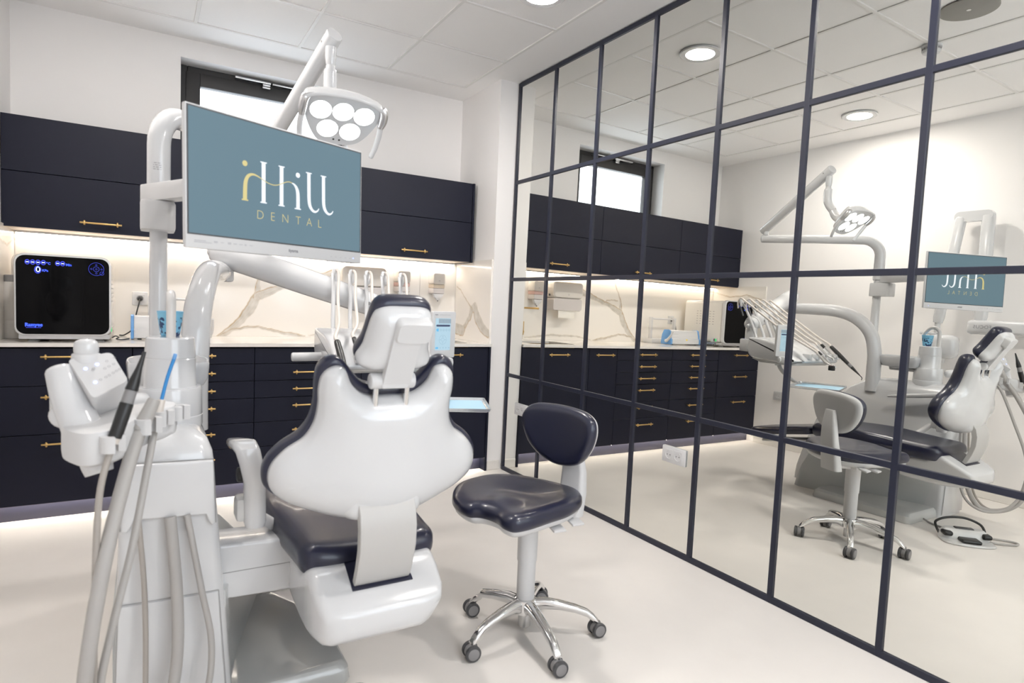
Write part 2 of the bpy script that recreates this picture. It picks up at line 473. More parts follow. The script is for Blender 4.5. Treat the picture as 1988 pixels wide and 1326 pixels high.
# baseboards
def skirting(name, a, b, nrm, h=0.07, t=0.012):
    a, b, n = Vector(a), Vector(b), Vector(nrm)
    lo = Vector((min(a.x, b.x), min(a.y, b.y), 0)); hi = Vector((max(a.x, b.x), max(a.y, b.y), h))
    if n.x > 0: hi.x += t
    if n.x < 0: lo.x -= t
    if n.y > 0: hi.y += t
    if n.y < 0: lo.y -= t
    structure(MB().box(lo, hi, 0.004, 1).put(name, M_base))
skirting('baseboard_left', (XL, YF, 0), (XL, 0.0, 0), (1, 0, 0))
skirting('baseboard_pillar', (XN + 0.002, 0.018, 0), (-0.016, 0.018, 0), (0, -1, 0), 0.07, 0.01)

# window
win = structure(thing('window_1', '', '', ((WX0 + WX1) / 2, YB + 0.16, WZ0)))
del win['label']; del win['category']
YW = YB + 0.15
fr = MB()
for lo, hi in (((WX0, YW, WZ0), (WX0 + 0.045, YW + 0.07, WZ1)), ((WX1 - 0.045, YW, WZ0), (WX1, YW + 0.07, WZ1)),
               ((WX0 + 0.045, YW, WZ1 - 0.05), (WX1 - 0.045, YW + 0.07, WZ1)), ((WX0 + 0.045, YW, WZ0), (WX1 - 0.045, YW + 0.07, WZ0 + 0.05))):
    fr.box(lo, hi, 0.004, 1)
fr.put('window_frame', M_winframe, win)
sa = MB(); sx0, sx1, sz0, sz1 = WX0 + 0.035, WX1 - 0.035, WZ0 + 0.04, WZ1 - 0.04; sw = 0.085
for lo, hi in (((sx0, YW - 0.022, sz0), (sx0 + sw, YW + 0.04, sz1)), ((sx1 - sw, YW - 0.022, sz0), (sx1, YW + 0.04, sz1)),
               ((sx0 + sw, YW - 0.022, sz1 - sw), (sx1 - sw, YW + 0.04, sz1)), ((sx0 + sw, YW - 0.022, sz0), (sx1 - sw, YW + 0.04, sz0 + sw))):
    sa.box(lo, hi, 0.005, 2)
sa.put('sash', M_winframe, win)
MB().box((sx0 + sw, YW + 0.005, sz0 + sw), (sx1 - sw, YW + 0.011, sz1 - sw)).put('pane', M_glass, win, None)
MB().box((-1.79, YW - 0.05, WZ1 - 0.03), (-1.56, YW - 0.002, WZ1 - 0.012), 0.004).put('opener_rail', M_alu, win)
MB().box((-1.55, YW - 0.045, WZ1 - 0.028), (-1.30, YW - 0.002, WZ1 - 0.014), 0.004).put('opener_rail', M_alu, win)
ob = MB().box((-1.615, YW - 0.05, WZ1 - 0.062), (-1.565, YW - 0.022, WZ1 - 0.048), 0.003).box((-1.615, YW - 0.054, WZ1 - 0.046), (-1.565, YW - 0.022, WZ1 - 0.032), 0.003)
ob.put('opener_bracket', M_alu, win)

# unseen window added behind the camera as soft fill on chair and stool backs
fill_win = bpy.data.objects.new('fill_window', None); COL.objects.link(fill_win); fill_win.location = ((FX0 + FX1) / 2, YF, FZ0); structure(fill_win)
fr = MB()
for x in (FX0, (FX0 + FX1) / 2 - 0.03, FX1 - 0.06): fr.box((x, YF - 0.08, FZ0), (x + 0.06, YF - 0.02, FZ1), 0.004, 1)
for z in (FZ0, FZ1 - 0.06): fr.box((FX0 + 0.06, YF - 0.078, z), (FX1 - 0.06, YF - 0.022, z + 0.06), 0.004, 1)
fr.put('window_frame', M_winframe, fill_win)
for x in (FX0 + 0.06, (FX0 + FX1) / 2 + 0.03):
    MB().box((x, YF - 0.054, FZ0 + 0.06), (x + (FX1 - FX0) / 2 - 0.09, YF - 0.048, FZ1 - 0.06)).put('pane', M_glass, fill_win, None)

# ------------------------------------------------------------------ mirror wall (very slightly turned and tilted, as the photo shows)
N = Vector((1, 0.0117, -0.0071)).normalized()
T = Vector((0, 1, 0)); T = (T - N * T.dot(N)).normalized()
U = N.cross(T)
MW = Matrix(((N.x, T.x, U.x, 0), (N.y, T.y, U.y, 0), (N.z, T.z, U.z, 0), (0, 0, 0, 1)))   # local: d (into wall), t, u
mir = thing('mirror_wall', 'large grid-framed mirror wall with slim navy bars on the right side', 'mirror', (0, 0, 0))
NV = 10; WC = 0.4617
vs = [-0.012] + [-WC * i for i in range(1, NV + 1)]
us = [0.014, 0.719, 1.424, 2.127, 2.825]
BW = 0.0125
for i, t in enumerate(vs):
    w = BW
    MB().box((-0.009, t - w, 0.002), (0.003, t + w, us[-1] + 0.012), 0.0015, 1, MW).put('vertical_bar', M_navyframe, mir)
for k, u_ in enumerate(us):
    w = BW if 0 < k < 4 else 0.014
    MB().box((-0.0085, vs[-1], u_ - w), (0.003, vs[0], u_ + w), 0.0015, 1, MW).put('horizontal_bar', M_navyframe, mir)
for i in range(NV):
    for k in range(4):
        MB().box((0.0, vs[i + 1] + 0.004, us[k] + 0.004), (0.004, vs[i] - 0.004, us[k + 1] - 0.004), 0, 1, MW).put('mirror_pane', M_mirror, mir, None)
MB().box((0.0045, vs[-1], 0.01), (0.02, vs[0], us[-1] + 0.01), 0, 1, MW).put('backing_board', M_backing, mir)

# ------------------------------------------------------------------ sockets
def socket(name, label, mtx, gang=2, mount=None):
    """mtx: local x = width, y = height, z = out of the wall"""
    t = thing(name, label, 'socket', mtx.translation)
    w = 0.16 if gang == 2 else 0.085
    MB().prism(rrect(w, 0.085, 0.006), 0.009, mtx, 0.003).put('cover_plate', M_white2, t)
    n = gang
    for k in range(n):
        c = (k - (n - 1) / 2) * 0.062
        m2 = mtx @ Matrix.Translation((c, 0, 0.009))
        MB().prism(rrect(0.055, 0.055, 0.004), 0.002, m2, 0.001, 1).put('insert', M_white2, t)
        mb = MB(); mb.lathe([(0.0215, 0.0025), (0.0225, 0.0045), (0.0205, 0.0045), (0.019, 0.0022), (0.0, 0.0021)], (0, 0, 0), None, 24)
        mb.bm.transform(m2); mb.put('receptacle', M_white2, t)
        mb = MB()
        for sx in (-0.0095, 0.0095): mb.cyl(m2 @ Vector((sx, 0, 0.0022)), m2 @ Vector((sx, 0, 0.0032)), 0.0028, 10)
        mb.put('contact_holes', M_dgrey, t)
def mirror_frame(t, u_):
    o = MW @ Vector((0, t, u_)); return frame(o, -T, U)     # x toward camera side, z = x cross y
fm = mirror_frame(-0.232, 0.49)
if (fm.to_3x3() @ Vector((0, 0, 1))).dot(N) > 0: fm = frame(fm.translation, T, U)
socket('wall_socket', 'white double socket on the mirror beside the white pillar, left of the stool', fm)
fm2 = frame(MW @ Vector((0, -1.708, 0.507)), T, U)
if (fm2.to_3x3() @ Vector((0, 0, 1))).dot(N) > 0: fm2 = frame(fm2.translation, -T, U)
socket('wall_socket', 'white double socket on a mirror pane to the right of the stool backrest', fm2)
socket('wall_socket', 'white socket strip low on the left wall near the cabinets, seen in the mirror', frame((XL, -0.28, 0.50), (0, 1, 0), (0, 0, 1)), 3) if False else None
fl = frame((XL, -0.27, 0.50), (0, -1, 0), (0, 0, 1))
if (fl.to_3x3() @ Vector((0, 0, 1))).x < 0: fl = frame((XL, -0.27, 0.50), (0, 1, 0), (0, 0, 1))
socket('wall_socket', 'white double socket low on the bare left wall, seen only in the mirror', fl)

# ------------------------------------------------------------------ ceiling fittings
def downlight(x, y, label):
    t = thing('ceiling_light', label, 'ceiling light', (x, y, ZC), 'round ceiling downlights')
    MB().lathe([(0.113, 0.0), (0.125, -0.001), (0.125, -0.007), (0.119, -0.011), (0.111, -0.010)], (x, y, ZC)).put('trim_ring', M_white2, t)
    MB().lathe([(0.112, -0.001), (0.112, -0.0095), (0.06, -0.0105), (0.0, -0.0105)], (x, y, ZC)).put('diffuser', M_disc, t)
downlight(-0.556, -1.157, 'round white ceiling downlight beside the mirror, nearer the mirror of the two lit discs')
downlight(-2.356, -1.157, 'round white ceiling downlight over the dental unit, seen only in the mirror')
downlight(-0.556, -2.957, 'added round fill downlight out of frame on the mirror side of the camera')  # unseen disc, added to fill the near half of the room
downlight(-0.556, -4.757, 'added round fill downlight out of frame in the far corner behind the camera')  # unseen disc, added so the rear floor bounces light upward
t = thing('ceiling_speaker', 'round grey ceiling speaker in a tile, seen at the top right of the mirror', 'speaker', (-1.156, -2.357, ZC))
MB().lathe([(0.128, 0.001), (0.128, -0.004), (0.12, -0.006), (0.0, -0.006)], (-1.156, -2.357, ZC)).put('grille', M_speaker, t)
MB().lathe([(0.010, -0.006), (0.010, -0.0075), (0.0, -0.0075)], (-1.156, -2.357, ZC), None, 16).put('badge', M_alu, t)
t = thing('smoke_detector', 'small white smoke detector on the ceiling grid, seen in the mirror', 'smoke detector', (-1.47, -2.05, ZC))
MB().lathe([(0.052, 0), (0.052, -0.012), (0.05, -0.014), (0.0, -0.014)], (-1.47, -2.05, ZC)).put('mounting_base', M_white2, t)
MB().lathe([(0.046, -0.0145), (0.048, -0.032), (0.043, -0.042), (0.03, -0.047), (0.0, -0.048)], (-1.47, -2.05, ZC)).put('sensor_head', M_white2, t)
sl = MB()
for k in range(20):
    a = 2 * pi * k / 20
    m = Matrix.Translation((-1.47, -2.05, ZC)) @ Matrix.Rotation(a, 4, 'Z')
    sl.box((0.0455, -0.004, -0.029), (0.0484, 0.004, -0.019), 0, 1, m)
sl.put('vent_slots', M_mgrey, t)

# ================================================================== CABINETS
def handle_mesh():
    mb = MB(); y = -0.03
    mb.cyl((-0.1, y, 0), (0.1, y, 0), 0.0055, 12, None, 0.0015)
    for x in (-0.078, 0.078):
        mb.cyl((x, 0, 0), (x, y, 0), 0.0045, 10)
        mb.cyl((x - 0.006, y, 0), (x + 0.006, y, 0), 0.0082, 12, None, 0.001)
        mb.cyl((x, y - 0.011, 0), (x, y + 0.004, 0), 0.0055, 10, None, 0.001)
        mb.cyl((x, y, -0.013), (x, y, 0.013), 0.0045, 10, None, 0.001)
    bmesh.ops.recalc_face_normals(mb.bm, faces=mb.bm.faces)
    me = mb.mesh('handle')
    for p in me.polygons: p.use_smooth = True
    me.set_sharp_from_angle(angle=math.radians(40)); me.materials.append(M_gold)
    return me
HANDLE = handle_mesh()
def add_handle(parent, x, y, z):
    h = bpy.data.objects.new('handle', HANDLE); COL.objects.link(h); h.parent = parent
    h.location = Vector((x, y, z)) - wloc(parent)
def front(kind, x0, x1, z0, z1, yf, parent, hx=None, hz=None, th=0.019, gap=0.0017):
    o = MB().box((x0 + gap, yf, z0 + gap), (x1 - gap, yf + th, z1 - gap), 0.0012, 1).put(kind, M_navy, parent)
    if hx is not None: add_handle(o, hx, yf, hz)
    return o
Y0 = 0.012; ZB0, ZB1 = 0.097, 0.918
def base_cab(name, label, x0, x1, cells, kind, group=None, top=0.905):
    t = thing(name, label, 'cabinet', ((x0 + x1) / 2, 0.3, 0), group)
    MB().box((x0 + 0.0005, Y0 + 0.0195, ZB0), (x1 - 0.0005, 0.60, top)).put('body', M_carc, t)
    for z0, z1, hx, hz in cells: front(kind, x0, x1, z0, z1, Y0, t, hx, hz)
    return t
xs = [-2.972, -2.3705, -1.7455, -1.0915, -0.788, -0.1475]
base_cab('drawer_cabinet', 'navy base cabinet with three tall drawers in the left corner under the autoclave', xs[0], xs[1],
         [(0.720, ZB1, -2.672, 0.874), (0.465, 0.720, -2.672, 0.665), (ZB0, 0.465, -2.672, 0.418)], 'drawer')
zz = [ZB1, 0.822, 0.718, 0.613, 0.4645, 0.314, ZB0]
hz6 = [0.873, 0.770, 0.667, 0.564, 0.412, 0.262]
base_cab('drawer_cabinet', 'navy six-drawer base cabinet under the pouch sealer, second from the left wall', xs[1], xs[2],
         [(zz[i + 1], zz[i], -2.058, hz6[i]) for i in range(6)], 'drawer')
base_cab('drawer_cabinet', 'navy six-drawer base cabinet in the middle of the run, beside the narrow door', xs[2], xs[3],
         [(zz[i + 1], zz[i], -1.428, hz6[i]) for i in range(6)], 'drawer')
base_cab('door_cabinet', 'narrow navy base cabinet with a single door between drawers and sink', xs[3], xs[4],
         [(ZB0, ZB1, -0.94, 0.868)], 'door')
sc = base_cab('sink_cabinet', 'wide navy sink cabinet with one door next to the white pillar', xs[4], xs[5],
         [(ZB0, ZB1, -0.468, 0.868)], 'door', None, 0.765)
MB().box((-0.1465, 0.004, 0.0), (-0.130, 0.60, 0.9245), 0.001, 1).put('end_panel', M_navy, sc)
structure(MB().box((XL + 0.002, 0.085, 0.0), (-0.148, 0.10, 0.094)).put('trim_1', M_plinth))
t = thing('led_strip', 'warm LED strip lighting the floor under the base cabinets', 'light strip', (-1.55, 0.07, 0.09))
MB().box((XL + 0.01, 0.052, 0.0885), (-0.152, 0.066, 0.0955)).put('channel', M_alu, t)
MB().box((XL + 0.012, 0.0535, 0.0872), (-0.154, 0.0645, 0.0886)).put('diffuser', M_ledt, t)

# worktop with undermounted brass sink
SX0, SX1, SY0, SY1 = -0.70, -0.27, 0.09, 0.46
ct = MB()
ct.box((XL + 0.002, -0.004, 0.925), (SX0, 0.628, 0.945)).box((SX1, -0.004, 0.925), (-0.1285, 0.628, 0.945))
ct.box((SX0, -0.004, 0.925), (SX1, SY0, 0.945)).box((SX0, SY1, 0.925), (SX1, 0.628, 0.945))
tag(ct.put('worktop', M_counter), 'long white stone worktop over the navy base cabinets', 'worktop')
sk = thing('sink', 'brass coloured sink sunk in the worktop beside the pillar', 'sink', ((SX0 + SX1) / 2, (SY0 + SY1) / 2, 0.925))
mb = MB(); a = 0.012
outer = [ring_z(SX0 - a, SX1 + a, SY0 - a, SY1 + a, 0.9245, 0.02), ring_z(SX0, SX1, SY0, SY1, 0.9245, 0.02), ring_z(SX0 + 0.004, SX1 - 0.004, SY0 + 0.004, SY1 - 0.004, 0.80, 0.03), ring_z(SX0 + 0.03, SX1 - 0.03, SY0 + 0.03, SY1 - 0.03, 0.776, 0.03)]
mb.rings(outer, False, True); mb.put('basin', M_gold_dk, sk)
MB().lathe([(0.04, 0.7765), (0.042, 0.779), (0.03, 0.7795), (0.0, 0.7785)], ((SX0 + SX1) / 2, (SY0 + SY1) / 2, 0), None, 20).put('drain', M_gold, sk)
ft = thing('wall_tap', 'brass wall-mounted tap with a square plate under the soap dispensers', 'tap', (-0.50, 0.628, 1.10))
MB().cyl((-0.50, 0.628, 1.222), (-0.50, 0.36, 1.222), 0.008, 14, None, 0.002).put('spout', M_gold, ft)
MB().cyl((-0.50, 0.628, 1.222), (-0.50, 0.622, 1.222), 0.02, 18).put('spout_rose', M_gold, ft)
MB().box((-0.535, 0.618, 0.985), (-0.465, 0.628, 1.045), 0.003).put('square_plate', M_gold, ft)
lv = MB().cyl((-0.50, 0.62, 1.015), (-0.50, 0.585, 1.015), 0.018, 16, None, 0.003).box((-0.506, 0.575, 1.015), (-0.494, 0.585, 1.105), 0.002)
lv.put('lever', M_gold, ft)

# marble slabs
def vein_field(P):
    """P: (n,2) in metres on the unfolded slab -> grey, gold"""
    out = np.zeros((len(P), 2))
    jit = np.array([noise.noise_vector(Vector((p[0] * 9, p[1] * 9, 0.3))) for p in P])[:, :2]
    jit2 = np.array([noise.noise_vector(Vector((p[0] * 38, p[1] * 38, 1.3))) for p in P])[:, :2]
    Q = P + jit * 0.012 + jit2 * 0.0045
    for pts, ws, gold in VEINS:
        pts = np.array(pts); ws = np.array(ws) if hasattr(ws, '__len__') else np.full(len(pts), ws)
        best = np.full(len(P), 9.0); bw = np.full(len(P), 0.01); side = np.zeros(len(P))
        for i in range(len(pts) - 1):
            a, b = pts[i], pts[i + 1]; d = b - a
            t = np.clip(((Q - a) @ d) / (d @ d), 0, 1)
            r = Q - (a + t[:, None] * d); dd = np.sqrt((r ** 2).sum(1))
            m = dd < best
            best[m] = dd[m]; bw[m] = (ws[i] * (1 - t) + ws[i + 1] * t)[m]
            side[m] = np.sign(d[0] * r[:, 1] - d[1] * r[:, 0])[m]
        g = np.clip((bw - best) / 0.006 + 0.5, 0, 1)
        tex = 0.65 + 0.35 * np.array([noise.noise(Vector((p[0] * 26, p[1] * 26, 4.0))) for p in P])
        out[:, 0] = np.maximum(out[:, 0], g * np.clip(tex, 0.2, 1))
        e = np.exp(-((best - bw) / 0.0036) ** 2) * gold * 1.15 * np.clip(0.55 + 0.45 * side * 1.0, 0.15, 1)
        out[:, 1] = np.maximum(out[:, 1], e * np.clip(tex, 0.25, 1))
        core = np.exp(-((best - bw * 0.35) / 0.002) ** 2) * 0.35 * gold
        out[:, 1] = np.maximum(out[:, 1], core * np.clip(tex - 0.2, 0, 1))
    return out
VEINS = [
 ([(-1.90, .925), (-1.869, .948), (-1.815, .99), (-1.74, 1.06), (-1.695, 1.13), (-1.665, 1.19), (-1.645, 1.235), (-1.648, 1.30), (-1.63, 1.36)], [.016, .018, .017, .024, .03, .028, .026, .014, .004], 1.0),
 ([(-1.63, 1.35), (-1.605, 1.41), (-1.56, 1.48), (-1.55, 1.53)], [.006, .003, .003, .002], 0.8),
 ([(-1.645, 1.225), (-1.572, 1.25), (-1.496, 1.295), (-1.39, 1.32), (-1.25, 1.37), (-1.13, 1.41), (-1.0, 1.45), (-.9, 1.47)], [.028, .024, .017, .016, .024, .028, .02, .004], 1.0),
 ([(-1.869, .955), (-1.80, .99), (-1.70, 1.012), (-1.637, 1.008), (-1.55, .99), (-1.46, .968), (-1.39, .955), (-1.33, .947)], [.004, .005, .007, .006, .009, .008, .009, .004], 0.8),
 ([(-1.60, 1.33), (-1.53, 1.345), (-1.47, 1.335), (-1.44, 1.31)], [.004, .004, .003, .002], 0.7),
 ([(-1.30, .955), (-1.1, .985), (-.9, .99), (-.7, .975), (-.55, .968)], [.002, .007, .008, .006, .003], 0.3),
 ([(-2.97, 1.50), (-2.8, 1.515), (-2.6, 1.50), (-2.45, 1.53)], [.006, .004, .005, .003], 0.8),
 # right return, unfolded to x > 0: u = 2 + y
 ([(2.70, 1.02), (2.612, 1.02), (2.47, 1.02), (2.42, 1.06)], [.045, .042, .04, .012], 1.0),
 ([(2.42, 1.06), (2.385, 1.095), (2.348, 1.12), (2.33, 1.19), (2.27, 1.215), (2.22, 1.12), (2.14, 1.06), (2.05, 1.02)], [.02, .018, .02, .03, .035, .04, .035, .03], 1.0),
 ([(2.33, 1.19), (2.40, 1.25), (2.47, 1.29), (2.52, 1.34), (2.6, 1.36)], [.008, .003, .003, .002, .002], 0.7),
 # left return, unfolded: u = 4 - y
 ([(3.36, 1.50), (3.6, 1.45), (3.8, 1.47), (4.0, 1.42)], [.004, .006, .005, .004], 0.8),
]
def slab(name, u0, u1, z0, z1, place, label, res=0.006):
    nu, nv = int((u1 - u0) / res), int((z1 - z0) / res)
    uu = np.linspace(u0, u1, nu + 1); zz_ = np.linspace(z0, z1, nv + 1)
    P = np.stack(np.meshgrid(uu, zz_), -1).reshape(-1, 2)
    V = [place(a, b, 0) for a, b in P]
    faces = [(j * (nu + 1) + i, j * (nu + 1) + i + 1, (j + 1) * (nu + 1) + i + 1, (j + 1) * (nu + 1) + i) for j in range(nv) for i in range(nu)]
    n = len(V)
    V += [place(a, b, 1) for a, b in ((u0, z0), (u1, z0), (u1, z1), (u0, z1))]
    faces.append((n + 3, n + 2, n + 1, n))
    c = [0, nu, (nu + 1) * nv + nu, (nu + 1) * nv]
    for k in range(4):   # rim
        k2 = (k + 1) % 4
        step = [1, nu + 1, -1, -(nu + 1)][k]
        idx = list(range(c[k], c[k2] + (1 if step > 0 else -1), step))
        faces.append([n + k, n + k2] + idx[::-1])
    me = bpy.data.meshes.new(name); me.from_pydata(V, [], faces); me.update()
    F = vein_field(P)
    colr = np.zeros((len(V), 4), np.float32); colr[:, 3] = 1; colr[:n, 0] = F[:, 0]; colr[:n, 1] = F[:, 1]
    at = me.color_attributes.new('vein', 'FLOAT_COLOR', 'POINT'); at.data.foreach_set('color', colr.ravel())
    o = link(name, me, M_marble, None, 30)
    return tag(o, label, 'backsplash')
slab('marble_slab', XL + 0.014, -0.452, 0.9455, 1.5625, lambda a, b, k: (a, 0.628 if k == 0 else 0.6395, b), 'wide white marble backsplash slab with gold veins behind the worktop')
slab('marble_slab', -0.450, -0.141, 0.9455, 1.5625, lambda a, b, k: (a, 0.628 if k == 0 else 0.6395, b), 'narrow marble backsplash slab behind the right-hand soap dispenser')
slab('marble_slab', 2.03, 2.625, 0.9455, 1.5625, lambda a, b, k: (-0.140 if k == 0 else -0.1285, a - 2, b), 'marble side slab with a broad grey vein on the pillar side of the niche')
slab('marble_slab', 3.375, 4.02, 0.9455, 1.5625, lambda a, b, k: (XL + 0.012 if k == 0 else XL + 0.0005, 4 - a, b), 'marble side slab on the left wall beside the autoclave')

# wall cabinets
YU = 0.315; ZU0, ZUM, ZU1 = 1.549, 1.847, 2.1446
def wall_cab(label, x0, x1, hx):
    t = thing('wall_cabinet', label, 'cabinet', ((x0 + x1) / 2, YU + 0.16, ZU0))
    MB().box((x0 + 0.0005, YU + 0.0195, ZU0 + 0.012), (x1 - 0.0005, YB - 0.001, ZU1 - 0.001)).put('body', M_carc, t)
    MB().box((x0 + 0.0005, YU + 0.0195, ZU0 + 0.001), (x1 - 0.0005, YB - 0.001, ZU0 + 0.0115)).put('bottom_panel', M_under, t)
    front('lower_flap', x0, x1, ZU0, ZUM, YU, t, hx, 1.60)
    front('upper_flap', x0, x1, ZUM, ZU1, YU, t)
    return t
wall_cab('navy wall cabinet with two lift-up flaps above the autoclave', -2.973, -2.08, -2.527)
wall_cab('navy wall cabinet in the middle below the window, mostly behind the monitor', -2.08, -1.10, -1.59)
wc = wall_cab('navy wall cabinet beside the pillar, above the paper towel dispenser', -1.10, -0.172, -0.638)
MB().box((-0.171, YU - 0.003, ZU0 - 0.003), (-0.154, YB - 0.001, ZU1), 0.001, 1).put('end_panel', M_navy, wc)
t = thing('led_strip', 'warm LED strip along the wall under the wall cabinets', 'light strip', (-1.55, 0.60, ZU0))
MB().box((XL + 0.02, 0.590, ZU0 - 0.011), (-0.175, 0.612, ZU0 + 0.0005)).put('channel', M_alu, t)
MB().box((XL + 0.022, 0.593, ZU0 - 0.0125), (-0.177, 0.609, ZU0 - 0.0108)).put('diffuser', M_ledu, t)


# ================================================================== THINGS ON THE WORKTOP AND BACKSPLASH
ZT = 0.9452
# autoclave
ac = thing('autoclave', 'white tabletop autoclave with a black glass front and blue digits', 'autoclave', (-2.677, 0.33, ZT))
AX0, AX1, AY, AZ0, AZ1 = -2.887, -2.470, 0.055, 0.978, 1.402
mb = MB()
mb.rings([ring_y(AX0 + 0.012, AX1 - 0.012, AZ0 + 0.006, AZ1 - 0.012, 0.100, 0.03), ring_y(AX0 + 0.006, AX1 - 0.006, AZ0 + 0.004, AZ1 - 0.008, 0.104, 0.035),
          ring_y(AX0 + 0.006, AX1 - 0.006, AZ0 + 0.004, AZ1 - 0.008, 0.56, 0.035), ring_y(AX0 + 0.02, AX1 - 0.02, AZ0 + 0.01, AZ1 - 0.02, 0.575, 0.03)])
mb.put('housing', M_warmwhite, ac)
mb = MB()
mb.rings([ring_y(AX0 + 0.02, AX1 - 0.02, AZ0 + 0.02, AZ1 - 0.02, 0.0965, 0.03), ring_y(AX0 + 0.004, AX1 - 0.004, AZ0 + 0.004, AZ1 - 0.004, 0.094, 0.042), ring_y(AX0, AX1, AZ0, AZ1, 0.086, 0.045), ring_y(AX0, AX1, AZ0, AZ1, AY + 0.008, 0.045),
          ring_y(AX0 + 0.003, AX1 - 0.003, AZ0 + 0.003, AZ1 - 0.003, AY + 0.002, 0.043), ring_y(AX0 + 0.008, AX1 - 0.008, AZ0 + 0.008, AZ1 - 0.008, AY, 0.04)])
door_a = mb.put('door', M_white, ac)
mb = MB(); mb.rings([ring_y(AX0 + 0.0095, AX1 - 0.0095, AZ0 + 0.0095, AZ1 - 0.0095, AY + 0.001, 0.04), ring_y(AX0 + 0.0095, AX1 - 0.0095, AZ0 + 0.0095, AZ1 - 0.0095, AY - 0.0015, 0.04)])
mb.put('glass_front', M_blkglass, door_a)
MB().rings([ring_y(AX0 + 0.015, AX1 - 0.008, AZ0 - 0.018, AZ0 + 0.006, 0.08, 0.004), ring_y(AX0 + 0.015, AX1 - 0.008, AZ0 - 0.018, AZ0 + 0.006, 0.56, 0.004)]).put('lower_housing', M_alu, ac)
for fx in (-2.815, -2.53):
    for fy in (0.13, 0.50):
        MB().lathe([(0.024, 0.0), (0.026, 0.004), (0.02, 0.008), (0.014, 0.016)], (fx, fy, ZT), None, 18).put('foot', M_white2, ac)
sl = MB()
for i in range(6):
    for j in range(6):
        y = 0.19 + i * 0.04; z = 1.16 + j * 0.025
        sl.box((AX1 - 0.0065, y, z), (AX1 - 0.0055, y + 0.018, z + 0.0045))
sl.put('vent_slots', M_joint, ac)
MB().box((AX1 - 0.007, 0.13, 0.988), (AX1 - 0.004, 0.21, 1.03), 0.001, 1).put('switch_plate', M_greywhite, ac)
MB().box((AX1 - 0.0045, 0.16, 0.997), (AX1 - 0.001, 0.172, 1.022), 0.001, 1).put('black_rocker', M_black, ac)
MB().box((AX1 - 0.0045, 0.14, 0.997), (AX1 - 0.001, 0.155, 1.022), 0.001, 1).put('green_rocker', M_green, ac)
def yface(x, z, y): return frame((x, y, z), (1, 0, 0), (0, 0, 1))
YA = AY - 0.0025
fa = yface(0, 0, YA)
for k, x in enumerate((-2.830, -2.808, -2.786, -2.764, -2.704, -2.683)):
    dg = MB(); quad(dg, x - 0.006, 1.3555, x + 0.006, 1.3595, fa); dg.put('digit', M_led_w, door_a, None)
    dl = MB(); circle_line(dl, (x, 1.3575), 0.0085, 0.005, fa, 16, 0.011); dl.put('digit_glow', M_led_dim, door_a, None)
zr = MB(); circle_line(zr, (-2.786, 1.322), 0.0075, 0.0042, fa, 12, 0.0125); zr.put('digit_zero', M_led_w, door_a, None)
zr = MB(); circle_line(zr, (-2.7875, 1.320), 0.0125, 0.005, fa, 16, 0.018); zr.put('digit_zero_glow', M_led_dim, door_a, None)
M_led_txt = emis('blue_text', (0.03, 0.08, 0.9), 1.2)
for txt, x, z, sz in (('\u00b0C', -2.743, 1.354, 0.016), ('Min', -2.657, 1.352, 0.017), ('KPa', -2.757, 1.317, 0.016)):
    link('lettering', text_mesh(txt, sz, yface(x, z, YA), 1.0, 0.0006), M_led_txt, door_a, None)
link('lettering', text_mesh('Runyes', 0.024, yface(-2.806, 1.035, YA), 1.05, 0.0014), M_led_txt, door_a, None)
link('lettering', text_mesh('YOUR DENTAL', 0.006, yface(-2.806, 1.021, YA), 1.1, 0.0002), M_led_dim, door_a, None) if False else None
ml = MB()
for a_, b_ in ((-2.838, -2.775),): quad(ml, a_, 1.0195, b_, 1.0225, fa)
ml.put('lettering_line', M_led_dim, door_a, None)
cl = MB()
circle_line(cl, (-2.537, 1.338), 0.034, 0.0016, fa); circle_line(cl, (-2.537, 1.338), 0.013, 0.0016, fa); circle_line(cl, (-2.512, 1.316), 0.009, 0.0014, fa, 20)
for ax_, az_ in ((0, 0.022), (0, -0.022), (-0.022, 0), (0.024, 0), (0, 0)):
    circle_line(cl, (-2.537 + ax_, 1.338 + az_), 0.0045, 0.0014, fa, 4)
cl.put('touch_wheel', M_led_dim, door_a, None)
# pouch sealer
ps = thing('pouch_sealer', 'white pouch sealing machine with blue end caps on the worktop', 'sealer', (-2.18, 0.36, ZT))
def sealer_prof(): return [(0.262 + (a - 0.262) * 0.62, b) for a, b in sealer_pts()]
def sealer_pts(): return [(0.26, 0.956), (0.275, 0.952), (0.46, 0.952), (0.47, 0.965), (0.455, 1.04), (0.42, 1.085), (0.33, 1.088), (0.305, 1.08), (0.292, 1.045), (0.286, 1.04), (0.28, 1.01), (0.262, 1.0)]
mx_ = lambda x: frame((x, 0, 0), (0, 1, 0), (0, 0, 1))
MB().prism(sealer_prof(), 0.372, mx_(-2.368), 0.003, 2).put('housing', M_white, ps)
for x in (-2.384, -1.996):
    big = [(0.325 + (a - 0.325) * 1.08, 1.02 + (b - 1.02) * 1.05) for a, b in sealer_prof()]
    MB().prism(big, 0.0155, mx_(x), 0.003, 2).put('end_cap', M_blue, ps)
MB().box((-2.366, 0.283, 1.046), (-1.997, 0.296, 1.052)).put('sealing_slot', M_dgrey, ps)
MB().box((-2.09, 0.280, 1.0465), (-2.02, 0.2845, 1.0505)).put('blade_rail', M_steel, ps)
MB().tube([(-1.972, 0.32, 0.985), (-1.962, 0.30, 0.985), (-1.958, 0.25, 1.03), (-1.958, 0.225, 1.075)], [0.016, 0.014, 0.011, 0.008], 12, 5, 0.004).put('lever', M_white2, ps)
for x in (-2.34, -2.02):
    for y in (0.285, 0.37): MB().cyl((x, y, ZT), (x, y, 0.954), 0.011, 12).put('foot', M_black, ps)
MB().box((-2.2, 0.2593, 0.988), (-2.185, 0.2615, 1.003)).put('yellow_sticker', M_yel, ps)
